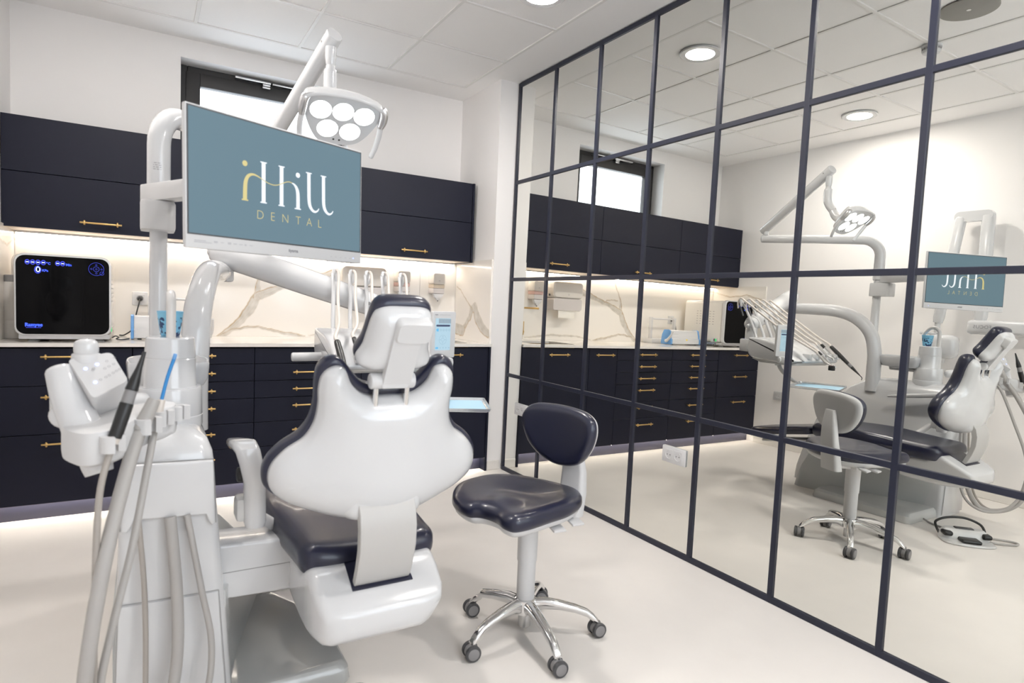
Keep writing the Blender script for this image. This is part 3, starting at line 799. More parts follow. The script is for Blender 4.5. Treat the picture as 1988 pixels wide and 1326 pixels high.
# reel holder behind the sealer
rh = thing('pouch_reel_holder', 'white upright bracket for pouch rolls behind the pouch sealer', 'holder', (-2.12, 0.52, ZT))
MB().box((-2.30, 0.475, ZT), (-1.94, 0.60, ZT + 0.045), 0.006).put('base', M_white2, rh)
for x in (-2.285, -1.965):
    MB().box((x - 0.012, 0.51, ZT + 0.04), (x + 0.012, 0.545, 1.20), 0.004).put('upright', M_white2, rh)
MB().cyl((-2.285, 0.527, 1.185), (-1.965, 0.527, 1.185), 0.009, 12).put('roll_bar', M_white2, rh)
# canister at the far left
cn = thing('water_canister', 'tall white canister with a grey cap at the left end of the worktop', 'canister', (-2.945, 0.30, ZT))
MB().lathe([(0.0, 0.0), (0.038, 0.0), (0.042, 0.004), (0.042, 0.09), (0.0405, 0.093), (0.0405, 0.103), (0.042, 0.106), (0.042, 0.295), (0.036, 0.31)], (-2.928, 0.32, ZT)).put('body', M_frost, cn)
MB().lathe([(0.036, 0.306), (0.039, 0.31), (0.039, 0.34), (0.034, 0.345), (0, 0.346)], (-2.928, 0.32, ZT)).put('grey_cap', M_mgrey, cn)
MB().tube([(-2.928, 0.32, ZT + 0.34), (-2.928, 0.32, 1.37), (-2.915, 0.335, 1.40), (-2.905, 0.36, 1.395), (-2.90, 0.45, 1.33)], 0.004, 8, 6).put('hose', M_hosel, cn)
# socket behind the autoclave with plug
sock = frame((-2.34, 0.628, 1.18), (1, 0, 0), (0, 0, 1))
socket('wall_socket', 'white socket with a black plug on the marble beside the autoclave', sock, 1)
pl = thing('power_plug', 'black power plug and cable of the autoclave in the backsplash socket', 'plug', (-2.34, 0.60, 1.18))
MB().cyl((-2.34, 0.615, 1.18), (-2.34, 0.585, 1.178), 0.017, 16, 0.012, 0.003).put('plug_body', M_black, pl)
MB().tube([(-2.34, 0.588, 1.178), (-2.345, 0.57, 1.15), (-2.36, 0.565, 1.08), (-2.37, 0.575, 1.0), (-2.42, 0.585, 0.953), (-2.45, 0.585, 0.95)], 0.004, 8, 6).put('cable', M_black, pl)
cbz = MB().tube([(-2.468, 0.14, 0.966), (-2.452, 0.13, 0.975), (-2.438, 0.14, 0.966), (-2.45, 0.15, 0.958), (-2.43, 0.2, 0.9495), (-2.40, 0.27, 0.9495), (-2.392, 0.30, 0.9495)], 0.0035, 8, 6)
tag(cbz.put('power_cable', M_dgrey), 'thin dark power cable looping on the worktop right of the autoclave', 'cable')
# paper towel dispenser
pt = thing('paper_towel_dispenser', 'grey-white paper towel dispenser on the marble behind the instrument whips', 'towel dispenser', (-0.925, 0.57, 1.35))
PX0, PX1 = -1.095, -0.755
mb = MB()
mb.rings([ring_y(PX0, PX1, 1.325, 1.475, 0.6275, 0.03), ring_y(PX0, PX1, 1.325, 1.475, 0.55, 0.03), ring_y(PX0 + 0.006, PX1 - 0.006, 1.328, 1.468, 0.525, 0.03), ring_y(PX0 + 0.02, PX1 - 0.02, 1.335, 1.455, 0.515, 0.025)])
mb.put('cover', M_disp, pt)
mb = MB()
mb.rings([ring_y(PX0 + 0.004, PX1 - 0.004, 1.215, 1.3245, 0.6275, 0.02), ring_y(PX0 + 0.004, PX1 - 0.004, 1.215, 1.3245, 0.545, 0.02), ring_y(PX0 + 0.012, PX1 - 0.012, 1.22, 1.3235, 0.522, 0.02)])
mb.put('tank', M_smoke, pt)
MB().box((PX0 + 0.08, 0.535, 1.15), (PX1 - 0.08, 0.538, 1.235)).put('paper_towel', M_ptowel, pt)
MB().cyl((PX1 - 0.001, 0.57, 1.35), (PX1 + 0.006, 0.57, 1.35), 0.009, 14).put('lock_button', M_dgrey, pt)
dm = MB(); circle_line(dm, (0, 0), 0.008, 0.002, yface(-0.925, 1.36, 0.5145), 20, 0.006); dm.put('emblem', M_print, pt, None)
def soap(x, liquid, label, grp):
    t = thing('soap_dispenser', label, 'soap dispenser', (x, 0.59, 1.35), grp)
    r0 = lambda z0, z1, y, w, rad: ring_y(x - w, x + w, z0, z1, y, rad)
    MB().rings([r0(1.372, 1.462, 0.6275, .054, .012), r0(1.372, 1.462, 0.555, .054, .012), r0(1.374, 1.458, 0.535, .048, .014)]).put('cover', M_disp, t)
    MB().rings([r0(1.343, 1.3715, 0.6275, .052, .004), r0(1.343, 1.3715, 0.553, .052, .004), r0(1.344, 1.371, 0.537, .046, .004)]).put('soap_window', liquid, t)
    MB().rings([r0(1.300, 1.3425, 0.6275, .052, .008), r0(1.300, 1.3425, 0.553, .052, .008), r0(1.303, 1.3415, 0.540, .046, .008)]).put('lower_tank', M_smoke, t)
    MB().prism([(-0.042, 0), (0.042, 0), (0.034, -0.028), (0.018, -0.036), (0.012, -0.052), (-0.012, -0.052), (-0.018, -0.036), (-0.034, -0.028)], 0.03, yface(x, 1.2995, 0.575), 0.004, 2).put('push_lever', M_white2, t)
    MB().cyl((x, 0.56, 1.2515), (x, 0.56, 1.240), 0.005, 10).put('nozzle', M_dgrey, t)
    dm = MB(); circle_line(dm, (0, 0), 0.006, 0.0018, yface(x, 1.40, 0.5345), 16, 0.0045); dm.put('emblem', M_print, t, None)
soap(-0.615, M_pink, 'white soap dispenser with pink liquid next to the paper towel dispenser', 'soap dispensers on the marble')
soap(-0.325, M_tan, 'white soap dispenser with tan liquid nearest the white pillar', 'soap dispensers on the marble')

# ================================================================== DENTAL UNIT (console, turret, bowl, lamp post, big arm)
du = thing('dental_unit', 'glossy white dental unit console with cuspidor turret, left foreground', 'dental unit', (-2.23, -1.6, 0))
mb = MB()
mb.rings([ring_z(-2.385, -2.085, -2.07, -1.02, 0.0, 0.03), ring_z(-2.385, -2.09, -2.07, -1.03, 0.10, 0.03), ring_z(-2.38, -2.105, -2.07, -1.08, 0.30, 0.03), ring_z(-2.374, -2.122, -2.07, -1.15, 0.50, 0.03), ring_z(-2.370, -2.135, -2.07, -1.26, 0.65, 0.03),
          ring_z(-2.366, -2.142, -2.068, -1.36, 0.765, 0.032), ring_z(-2.362, -2.146, -2.062, -1.42, 0.80, 0.035), ring_z(-2.350, -2.158, -2.045, -1.47, 0.832, 0.04), ring_z(-2.325, -2.180, -2.015, -1.53, 0.853, 0.04), ring_z(-2.29, -2.21, -1.97, -1.6, 0.860, 0.03)])
body_u = mb.put('console_body', M_white, du, 50)
# rear panels (face toward the camera at y = -2.07)
fy = frame((-2.2525, -2.0695, 0), (1, 0, 0), (0, 0, 1))    # local z points to -y
if (fy.to_3x3() @ Vector((0, 0, 1))).y > 0: fy = frame((-2.2525, -2.0695, 0), (-1, 0, 0), (0, 0, 1))
sgn = fy.to_3x3() @ Vector((1, 0, 0)); sx = 1 if sgn.x > 0 else -1
P = lambda pts: [(sx * a, b) for a, b in pts]
MB().prism(P([(-0.108, 0.788), (0.104, 0.783), (0.108, 0.70), (0.112, 0.605), (0.102, 0.600), (0.094, 0.612), (0.088, 0.632), (-0.084, 0.640), (-0.090, 0.622), (-0.098, 0.608), (-0.113, 0.613), (-0.111, 0.70)]), 0.02, fy, 0.006, 3).put('rear_cover', M_white, du)
MB().prism([(a * 1.022 , 0.70 + (b - 0.70) * 1.022) for a, b in P([(-0.108, 0.788), (0.104, 0.783), (0.108, 0.70), (0.112, 0.605), (0.102, 0.600), (0.094, 0.612), (0.088, 0.632), (-0.084, 0.640), (-0.090, 0.622), (-0.098, 0.608), (-0.113, 0.613), (-0.111, 0.70)])], 0.006, fy).put('cover_joint', M_joint, du)
MB().prism(P([(-0.117, 0.405), (0.121, 0.40), (0.134, 0.22), (0.150, 0.02), (-0.128, 0.02), (-0.123, 0.22)]), 0.006, fy, 0.003, 2).put('lower_door', M_white, du)
jm = MB()
def seam(p, q, w=0.0016):
    a_, b_ = Vector((*p, 0)), Vector((*q, 0)); t_ = (b_ - a_).normalized(); n_ = Vector((-t_.y, t_.x, 0)) * w / 2
    jm.bm.faces.new([jm.bm.verts.new(fy @ (v + Vector((0, 0, 0.0012)))) for v in (a_ + n_, a_ - n_, b_ - n_, b_ + n_)])
for a_, b_ in (((-0.119, 0.408), (0.123, 0.403)), ((-0.119, 0.408), (-0.13, 0.02)), ((0.123, 0.403), (0.152, 0.02))):
    seam(*P([a_, b_]))
jm.put('panel_joint', M_joint, du, None)
# grey skirt and far end
mb = MB()
def skirt(s_, yf_, z):
    e_ = [(-2.384, -2.05), (-2.11, -2.05), (-2.095, -2.0), (-2.08 + 0.035 * s_, -1.8), (-2.08 + 0.10 * s_, -1.6), (-2.08 + 0.16 * s_, -1.42), (-2.08 + 0.21 * s_, yf_ - 0.06), (-2.08 + 0.19 * s_, yf_ - 0.015), (-2.08 + 0.14 * s_, yf_), (-2.384, yf_)]
    return [Vector((a, b, z)) for a, b in e_]
mb.rings([skirt(1.0, -1.15, 0.0), skirt(0.95, -1.155, 0.05), skirt(0.80, -1.17, 0.15), skirt(0.5, -1.20, 0.26), skirt(0.15, -1.25, 0.35), skirt(-0.2, -1.29, 0.39)])
mb.put('side_skirt', M_skirt, du, 50)
mb = MB()
mb.rings([ring_z(-2.15, -1.735, -2.045, -1.40, 0.0, 0.03), ring_z(-2.15, -1.732, -2.048, -1.398, 0.008, 0.03), ring_z(-2.15, -1.736, -2.042, -1.405, 0.045, 0.03), ring_z(-2.15, -1.752, -2.028, -1.42, 0.06, 0.03)])
mb.put('base_plate', M_baseplate, du, 40)
# turret
TX, TY = -2.2465, -1.85
MB().lathe([(0.086, 0.84), (0.088, 0.848), (0.0875, 0.875), (0.0862, 0.8765), (0.0862, 0.8785), (0.0868, 0.88), (0.085, 0.955), (0.082, 0.961), (0.071, 0.9615), (0.070, 0.9635), (0.0685, 1.045), (0.0672, 1.0465), (0.0672, 1.0485), (0.068, 1.05), (0.064, 1.105), (0.060, 1.1095), (0.0, 1.11)], (TX, TY, 0), None, 48).put('turret', M_white, du, 30)
# cuspidor bowl
bo = closed_curve([(a * 1.0, b) for a, b in [(-0.085, -0.12), (0.085, -0.12), (0.112, -0.06), (0.112, 0.06), (0.08, 0.14), (0, 0.158), (-0.08, 0.14), (-0.112, 0.06), (-0.112, -0.06)]], 5)
def bring(sc_, z): return [Vector((-2.2465 + a * sc_, -1.70 + b * sc_, z)) for a, b in bo]
MB().rings([bring(0.55, 0.945), bring(0.86, 0.952), bring(0.97, 0.975), bring(1.0, 1.01), bring(1.0, 1.022), bring(0.98, 1.027), bring(0.95, 1.026), bring(0.92, 1.01), bring(0.8, 0.99), bring(0.3, 0.98)]).put('cuspidor_bowl', M_white, du, 45)
MB().tube([(-2.2465, -1.66, 0.93), (-2.2465, -1.66, 0.95)], [0.05, 0.07], 20).put('bowl_collar', M_greywhite, du)
MB().box((-2.30, -1.80, 0.925), (-2.19, -1.62, 0.945), 0.006).put('bowl_bracket', M_white, du)
# cup filler arch
MB().tube([(TX, -1.899, 1.105), (TX, -1.899, 1.18), (TX, -1.895, 1.215), (TX, -1.872, 1.236), (TX, -1.84, 1.232), (TX, -1.815, 1.205), (TX, -1.80, 1.185)], [0.0125, 0.0125, 0.0125, 0.012, 0.0115, 0.011, 0.0105], 14, 6).put('cup_filler', M_frost, du)
# lamp post with bend
PXp, PYp = -2.272, -1.45
MB().tube([(PXp, PYp, 0.76), (PXp, PYp, 1.575)], [0.0275, 0.0275], 24).put('post', M_white, du)
e1 = Vector((0.47, 0.66, 0)).normalized()
base = Vector((PXp, PYp, 0)); Rb = 0.12; ztop = 1.862
path = [base + Vector((0, 0, 1.57)), base + Vector((0, 0, ztop - Rb))]
for k in range(1, 9):
    a_ = k / 8 * pi / 2
    path.append(base + Vector((0, 0, ztop - Rb + Rb * math.sin(a_))) + e1 * (Rb - Rb * math.cos(a_)))
path.append(base + Vector((0, 0, ztop)) + e1 * 0.4)
path.append(base + Vector((0, 0, ztop)) + e1 * 0.815)
MB().tube(path, [0.0365] * 2 + [0.0365] * 8 + [0.032, 0.030], 24, 0, 0.012).put('lamp_bracket', M_white, du)
lab = MB()
c0 = base + Vector((0, 0, 1.665))
for j in range(4):
    for k in range(9):
        if (k + j) % 4 == 3: continue
        a0 = -2.05 + k * 0.075
        q = [(a0, -0.011 + j * 0.007), (a0 + 0.055, -0.011 + j * 0.007), (a0 + 0.055, -0.0085 + j * 0.007), (a0, -0.0085 + j * 0.007)]
        lab.bm.faces.new([lab.bm.verts.new(c0 + Vector((math.cos(u_) * 0.0369, math.sin(u_) * 0.0369, v_))) for u_, v_ in q])
lab.put('rating_label', M_print, du, None)
# big arm
arm = [(-2.165, -1.53, 0.76), (-2.165, -1.53, 0.90), (-2.160, -1.525, 1.05), (-2.150, -1.49, 1.18), (-2.125, -1.40, 1.275), (-2.095, -1.27, 1.322), (-2.055, -1.10, 1.332), (-2.022, -0.945, 1.332)]
MB().tube(arm, [0.048, 0.047, 0.046, 0.046, 0.045, 0.044, 0.043, 0.041], 24, 6).put('swivel_arm', M_white, du)
MB().cyl((-2.018, -0.925, 1.292), (-2.018, -0.925, 1.372), 0.047, 28, None, 0.012).put('arm_knuckle', M_white, du)
# link to the chair
MB().rings([[Vector((-2.14, a, b)) for a, b in rrect(0.15, 0.165, 0.009, 4, -1.935, 0.425)], [Vector((-1.86, a, b)) for a, b in rrect(0.15, 0.165, 0.009, 4, -1.935, 0.415)]]).put('link_arm', M_white, du)
MB().box((-2.12, -2.0105, 0.4215), (-1.90, -2.0098, 0.4235)).put('link_joint', M_joint, du, None)

# paper cup
cup = thing('paper_cup', 'blue patterned cup on the cuspidor turret', 'cup', (TX, -1.838, 1.1102))
CC = Vector((TX, -1.838, 1.1102))
CC = Vector((TX, -1.828, 1.1103))
M_cup = bpy.data.materials.new('blue_cup'); M_cup.use_nodes = True
nt = M_cup.node_tree; b_ = nt.nodes['Principled BSDF']; tc = nt.nodes.new('ShaderNodeTexCoord'); vo = nt.nodes.new('ShaderNodeTexNoise'); vo.inputs['Scale'].default_value = 75; vo.inputs['Detail'].default_value = 1
cr = nt.nodes.new('ShaderNodeValToRGB'); cr.color_ramp.elements[0].position = 0.54; cr.color_ramp.elements[1].position = 0.57
cr.color_ramp.elements[0].color = (0.22, 0.55, 0.78, 1); cr.color_ramp.elements[1].color = (0.025, 0.06, 0.16, 1)
nt.links.new(tc.outputs['Object'], vo.inputs['Vector']); nt.links.new(vo.outputs['Fac'], cr.inputs[0]); nt.links.new(cr.outputs[0], b_.inputs['Base Color']); b_.inputs['Roughness'].default_value = 0.35
M_cupr = mat('blue_cup_rim', (0.24, 0.58, 0.80), 0.35)
MB().lathe([(0.0, 0.0), (0.024, 0.0), (0.026, 0.003), (0.0335, 0.056)], CC).put('cup_wall', M_cup, cup)
MB().lathe([(0.0334, 0.0562), (0.0352, 0.071), (0.0362, 0.0735), (0.0345, 0.074), (0.032, 0.05), (0.0245, 0.004), (0.0, 0.004)], CC).put('cup_rim', M_cupr, cup)

# ================================================================== MONITOR
TL = Vector((-2.228, -2.240, 1.7005)); TR = Vector((-1.7295, -2.0115, 1.7035)); BL = Vector((-2.231, -2.250, 1.3535)); BR = Vector((-1.730, -2.0185, 1.3555))
C0 = (TL + TR + BL + BR) / 4
xm = ((TR - TL) + (BR - BL)).normalized(); ym = ((TL - BL) + (TR - BR)).normalized()
MF = frame(C0, xm, ym)           # local z toward the viewer
wM = ((TR - TL).length + (BR - BL).length) / 2; hM = ((TL - BL).length + (TR - BR).length) / 2
mo = thing('monitor', 'white framed monitor showing a teal screen with a white and gold logo', 'monitor', C0)
mb = MB()
mb.box((-wM / 2, -hM / 2, -0.016), (wM / 2, hM / 2, 0), 0.003, 2, MF)
mo_h = mb.put('housing', M_white2, mo)
MB().rings([[MF @ Vector((a, b, -0.0155)) for a, b in rrect(wM * 0.72, hM * 0.62, 0.03, 4, 0, -0.01)], [MF @ Vector((a, b, -0.03)) for a, b in rrect(wM * 0.66, hM * 0.54, 0.03, 4, 0, -0.01)]]).put('rear_bulge', M_white2, mo)
sw_, sh_ = wM - 0.014, hM - 0.045
sx0_, sy0_ = -sw_ / 2, hM / 2 - 0.008 - sh_
MB().box((sx0_ - 0.0035, sy0_ - 0.0035, -0.004), (sx0_ + sw_ + 0.0035, sy0_ + sh_ + 0.0035, 0.0008), 0, 1, MF).put('screen_border', M_dgrey, mo)
mb = MB(); quad(mb, sx0_, sy0_, sx0_ + sw_, sy0_ + sh_, MF @ Matrix.Translation((0, 0, 0.0012))); scr = mb.put('screen', M_screen, mo, None)
# logo: coordinates in metres on a .531 x .299 screen
LM = MF @ Matrix.Translation((sx0_, sy0_, 0.0016)) @ Matrix.Diagonal((sw_ / 0.531, sh_ / 0.299, 1, 1))
LM2 = LM @ Matrix.Translation((0, 0, 0.0003))
g = MB()
disc(g, (0.1457, 0.192), 0.0072, LM)
ribbon(g, [(0.1456, 0.1), (0.1462, 0.128), (0.148, 0.147), (0.1545, 0.161), (0.1655, 0.1675), (0.1775, 0.167), (0.19, 0.1625)], [0.0115, 0.0112, 0.0105, 0.0085, 0.006, 0.004, 0.0028], LM)
quad(g, 0.1365, 0.0975, 0.1550, 0.1008, LM)
ribbon(g, [(0.19, 0.1625), (0.206, 0.1555), (0.220, 0.1518), (0.2334, 0.1515), (0.246, 0.1552), (0.259, 0.1618), (0.269, 0.1662), (0.278, 0.168), (0.287, 0.1665)], 0.0022 * np.ones(9), LM2)
g.put('logo_gold', M_scrG, scr, None)
w_ = MB()
def stem(x, z0, z1, wd=0.0115, s0=True, s1=True):
    quad(w_, x - wd / 2, z0, x + wd / 2, z1, LM)
    if s1: quad(w_, x - 0.0095, z1 - 0.003, x + 0.0095, z1, LM)
    if s0: quad(w_, x - 0.0095, z0, x + 0.0095, z0 + 0.003, LM)
stem(0.1992, 0.0985, 0.2062); stem(0.2535, 0.0985, 0.2062)
disc(w_, (0.3055, 0.1913), 0.0070, LM)
ribbon(w_, [(0.3062, 0.0985), (0.306, 0.13), (0.3045, 0.146), (0.300, 0.157), (0.293, 0.164), (0.285, 0.1668)], [0.0115, 0.0112, 0.0105, 0.0085, 0.005, 0.0022], LM)
quad(w_, 0.2953, 0.0972, 0.3159, 0.1003, LM)
for x in (0.3425, 0.3930):
    quad(w_, x - 0.0105, 0.2030, x + 0.0092, 0.2058, LM)
    ribbon(w_, [(x - 0.0006, 0.2045), (x - 0.0002, 0.16), (x + 0.0005, 0.128), (x + 0.004, 0.112), (x + 0.012, 0.1018), (x + 0.021, 0.0985), (x + 0.0295, 0.1022), (x + 0.0345, 0.1095)], [0.0112, 0.0112, 0.0110, 0.0102, 0.0082, 0.006, 0.0042, 0.0025], LM)
w_.put('logo_white', M_scrW, scr, None)
for ch, x in zip('DENTAL', (0.1895, 0.2265, 0.2655, 0.3070, 0.3440, 0.3795)):
    link('logo_letter', text_mesh(ch, 0.0335, LM @ Matrix.Translation((x, 0.0655, 0)) @ Matrix.Diagonal((0.92, 1, 1, 1)), 1.0, -0.0007), M_scrG, scr, None)
# bezel print
BM_ = MF @ Matrix.Translation((0, -hM / 2 + 0.018, 0.0006))
link('bezel_mark', text_mesh('iiyama', 0.0125, BM_ @ Matrix.Translation((0.027, 0, 0)), 1.0, 0.0003), M_print, mo, None)
pm_ = MB()
for k, (u_, w2, h2) in enumerate([(-0.255, 0.03, 0.002), (-0.255, 0.045, 0.002), (-0.205, 0.010, 0.005), (-0.187, 0.008, 0.002), (-0.168, 0.009, 0.006), (-0.153, 0.010, 0.003), (-0.137, 0.010, 0.002), (-0.122, 0.006, 0.004), (-0.108, 0.010, 0.002)]):
    v0 = 0.002 - 0.004 * (k == 1); quad(pm_, u_, v0 - h2 / 2, u_ + w2, v0 + h2 / 2, BM_)
for k in range(5): quad(pm_, 0.155 + k * 0.018, -0.006, 0.161 + k * 0.018, -0.0045, BM_)
pm_.put('bezel_print', M_printl, mo, None)
mb = MB(); disc(mb, (0.243, -0.004), 0.0015, BM_, 10); mb.put('power_light', M_led_w, mo, None)
for k in range(6):
    MB().box((0.150 + k * 0.018, -hM / 2 - 0.002, -0.010), (0.160 + k * 0.018, -hM / 2 + 0.0005, -0.004), 0, 1, MF).put('menu_button', M_white2, mo)
# monitor arm from the lamp post
mb = MB(); mb.rings([ring_z(-2.325, -2.225, -1.555, -1.41, 1.447, 0.022), ring_z(-2.327, -2.223, -1.557, -1.408, 1.455, 0.024), ring_z(-2.327, -2.223, -1.557, -1.408, 1.535, 0.024), ring_z(-2.323, -2.227, -1.553, -1.412, 1.543, 0.02)])
mb.put('post_clamp', M_white2, mo)
pa, pb_ = Vector((-2.28, -1.475, 1.575)), MF @ Vector((0.02, 0.03, -0.045))
pb_.z = 1.575
d_ = (pb_ - pa).normalized()
af = frame(pa - d_ * 0.055, d_, (0, 0, 1))
L_ = (pb_ - pa).length + 0.055
MB().box((0, -0.03, -0.028), (L_, 0.03, 0.028), 0.006, 2, af).put('support_arm', M_white2, mo)
MB().cyl((-2.28, -1.475, 1.54), (-2.28, -1.475, 1.55), 0.035, 24).put('pivot_ring', M_greywhite, mo)
MB().box((-0.05, -0.05, -0.047), (0.05, 0.05, -0.029), 0.004, 2, MF @ Matrix.Translation((0.02, 0.03, 0))).put('mount_plate', M_greywhite, mo)

# ================================================================== OPERATING LAMP
ol = thing('operating_lamp', 'white operating lamp with five bright lenses on a jointed arm', 'dental lamp', (-1.795, -0.79, 1.862))
j0 = base + Vector((0, 0, ztop)) + e1 * 0.79
MB().cyl(j0 + Vector((0, 0, 0.028)), j0 + Vector((0, 0, 0.085)), 0.019, 20, None, 0.004).put('elbow_pin', M_white, ol)
a0, a1 = Vector((j0.x - 0.008, j0.y + 0.035, 1.925)), Vector((-1.668, -1.395, 2.285))
d_ = (a1 - a0).normalized()
MB().tube([a0, a0 + d_ * 0.012, a0 + d_ * 0.3, a1 - d_ * 0.006, a1], [0.031, 0.033, 0.033, 0.033, 0.0305], 32).put('boom', M_white, ol)
sb = MB()
for t_ in (0.05, 0.93):
    p_ = a0 + (a1 - a0) * t_; n_ = d_.cross(Vector((0, 0, 1))).normalized()
    for s_ in (-1, 1): sb.cyl(p_ + n_ * 0.0315 * s_, p_ + n_ * 0.0338 * s_, 0.005, 10)
sb.put('boom_screws', M_joint, ol)
sx_, sy_2 = -1.676, -1.372
MB().lathe([(0.0, 0.0), (0.014, 0.0), (0.019, 0.01), (0.022, 0.035), (0.022, 0.075)], (sx_, sy_2, 2.165)).put('upper_joint', M_white, ol)
hp = [(sx_, sy_2, 2.168), (sx_, sy_2, 2.150), (sx_, sy_2, 2.148), (sx_, sy_2, 2.10), (sx_, sy_2 - 0.004, 2.065), (sx_ - 0.001, sy_2 - 0.018, 2.035), (sx_ - 0.001, sy_2 - 0.045, 2.00)]
MB().tube(hp, [0.018, 0.020, 0.026, 0.027, 0.027, 0.026, 0.025], 20, 4).put('drop_tube', M_white, ol)
Hc = Vector((-1.677, -1.574, 1.925)); nL = Vector((0, -0.62, -0.785)).normalized(); yL = Vector((0, -nL.z, nL.y)); yL = yL if yL.z > 0 else -yL
LF = frame(Hc, (1, 0, 0), yL)
if (LF.to_3x3() @ Vector((0, 0, 1))).dot(nL) < 0:
    LF = frame(Hc, (-1, 0, 0), yL)
lxs = 1 if (LF.to_3x3() @ Vector((1, 0, 0))).x > 0 else -1
# LF z must be nL; use an explicit matrix with x = +x world (left handed allowed for points only)
LF = Matrix(((1, 0, nL.x, Hc.x), (0, yL.y, nL.y, Hc.y), (0, yL.z, nL.z, Hc.z), (0, 0, 0, 1)))
face = closed_curve([(-0.128, 0.042), (-0.112, -0.03), (-0.092, -0.088), (-0.06, -0.121), (0.005, -0.13), (0.066, -0.113), (0.098, -0.068), (0.122, 0.0), (0.132, 0.036), (0.06, 0.062), (0.0, 0.066), (-0.06, 0.063)], 5)
MB().prism(face, 0.012, LF @ Matrix.Translation((0, 0, -0.010)), 0.004, 2).put('lens_panel', M_greywhite, ol)
hood = closed_curve([(-0.150, 0.062), (-0.10, 0.083), (-0.03, 0.092), (0.04, 0.091), (0.10, 0.078), (0.142, 0.058), (0.136, 0.0), (0.10, -0.085), (0.05, -0.125), (-0.05, -0.13), (-0.098, -0.09), (-0.142, 0.0)], 5)
MB().rings([[LF @ Vector((a * s_ , b * s_ + o_, z_)) for a, b in hood] for s_, o_, z_ in ((1.0, 0, 0.004), (1.0, 0.001, -0.014), (0.97, 0.002, -0.028), (0.84, 0.004, -0.045), (0.55, 0.01, -0.058), (0.25, 0.015, -0.063))], True, True).put('hood', M_white, ol, 60)
rim = MB()
rim.tube([LF @ Vector(p) for p in [(-0.146, 0.058, 0.006), (-0.10, 0.079, 0.008), (-0.03, 0.088, 0.009), (0.04, 0.087, 0.009), (0.10, 0.075, 0.008), (0.139, 0.055, 0.006)]], 0.007, 10, 5, 0.006)
rim.put('front_rim', M_white, ol)
for lx, ly in ((-0.084, 0.013), (-0.003, 0.020), (0.077, 0.016), (-0.044, -0.064), (0.041, -0.063)):
    mb = MB(); mb.lathe([(0.0405, 0.0015), (0.0415, 0.005), (0.039, 0.0055), (0.0385, 0.003)], (0, 0, 0), None, 32); mb.bm.transform(LF @ Matrix.Translation((lx, ly, 0))); mb.put('lens_ring', M_greywhite, ol)
    mb = MB(); mb.lathe([(0.0388, 0.003), (0.0388, 0.0045), (0.03, 0.0065), (0.015, 0.0085), (0.0, 0.009)], (0, 0, 0), None, 32); mb.bm.transform(LF @ Matrix.Translation((lx, ly, 0))); mb.put('lens', M_lens, ol)
sb = MB()
for lx in (-0.012, 0.008): sb.lathe([(0.0038, 0.0018), (0.0038, 0.0035), (0, 0.0036)], (0, 0, 0), Matrix.Identity(3), 12)
sb.bm.clear()
for lx in (-0.012, 0.010): sb.cyl(LF @ Vector((lx, -0.109, 0.001)), LF @ Vector((lx, -0.109, 0.0045)), 0.004, 12)
sb.put('sensor_eyes', M_black, ol)
for s_ in (-1, 1):
    MB().tube([LF @ Vector(p) for p in [(s_ * 0.138, 0.058, -0.004), (s_ * 0.148, 0.045, 0.004), (s_ * 0.150, 0.015, 0.010), (s_ * 0.1475, -0.012, 0.010)]], [0.014, 0.016, 0.0155, 0.013], 16, 5, 0.006).put('handle_socket', M_alu, ol)
    MB().tube([LF @ Vector(p) for p in [(s_ * 0.1475, -0.008, 0.010), (s_ * 0.149, -0.05, 0.020), (s_ * 0.144, -0.095, 0.034), (s_ * 0.134, -0.130, 0.048)]], [0.0105, 0.0105, 0.010, 0.0095], 14, 6, 0.006).put('handle', M_white2, ol)
MB().tube([Vector((sx_ - 0.001, sy_2 - 0.040, 2.005)), Vector((sx_, sy_2 - 0.065, 1.965)), Vector((sx_, sy_2 - 0.10, 1.942)), Vector((sx_, sy_2 - 0.15, 1.945)), LF @ Vector((0, 0.0, -0.045))], [0.023, 0.028, 0.031, 0.031, 0.028], 18, 4, 0.01).put('neck', M_white, ol)

# ================================================================== INSTRUMENT DELIVERY HEAD
ih = thing('instrument_delivery_head', 'white instrument delivery head hanging from a thick spring arm behind the chair', 'instrument head', (-1.43, -1.30, 1.0))
s0, s1 = Vector((-2.018, -0.925, 1.418)), Vector((-1.335, -1.10, 1.200))
MB().cyl((-2.018, -0.925, 1.374), (-2.018, -0.925, 1.45), 0.03, 24, None, 0.006).put('arm_pivot', M_white, ih)
d_ = (s1 - s0).normalized()
MB().tube([s0 - d_ * 0.05, s0 - d_ * 0.03, s0 + d_ * 0.05, s0 + (s1 - s0) * 0.5, s1 - d_ * 0.03, s1], [0.03, 0.050, 0.062, 0.060, 0.054, 0.048], 28, 3, 0.012).put('spring_arm', M_white, ih)
sd = MB()
nn_ = d_.cross(Vector((0, 0, 1))).normalized()
for t_ in (0.9,):
    p_ = s0 + (s1 - s0) * t_
    for s_ in (-1, 1): sd.cyl(p_ + nn_ * 0.053 * s_, p_ + nn_ * 0.0575 * s_, 0.008, 12)
sd.put('arm_screws', M_joint, ih)
MB().tube([s1 - d_ * 0.02, s1 + d_ * 0.035], [0.05, 0.044], 24, 0, 0.02).put('arm_end_cap', M_white, ih)
MB().cyl(s1 + d_ * 0.05, s1 + d_ * 0.085, 0.014, 16, None, 0.004).put('arm_knob', M_white2, ih)
MB().cyl((-1.31, -1.115, 1.17), (-1.31, -1.115, 1.06), 0.04, 24, None, 0.006).put('hanger_post', M_white, ih)
MB().box((-1.36, -1.185, 1.0), (-1.26, -1.06, 1.09), 0.01).put('hanger_block', M_white, ih)
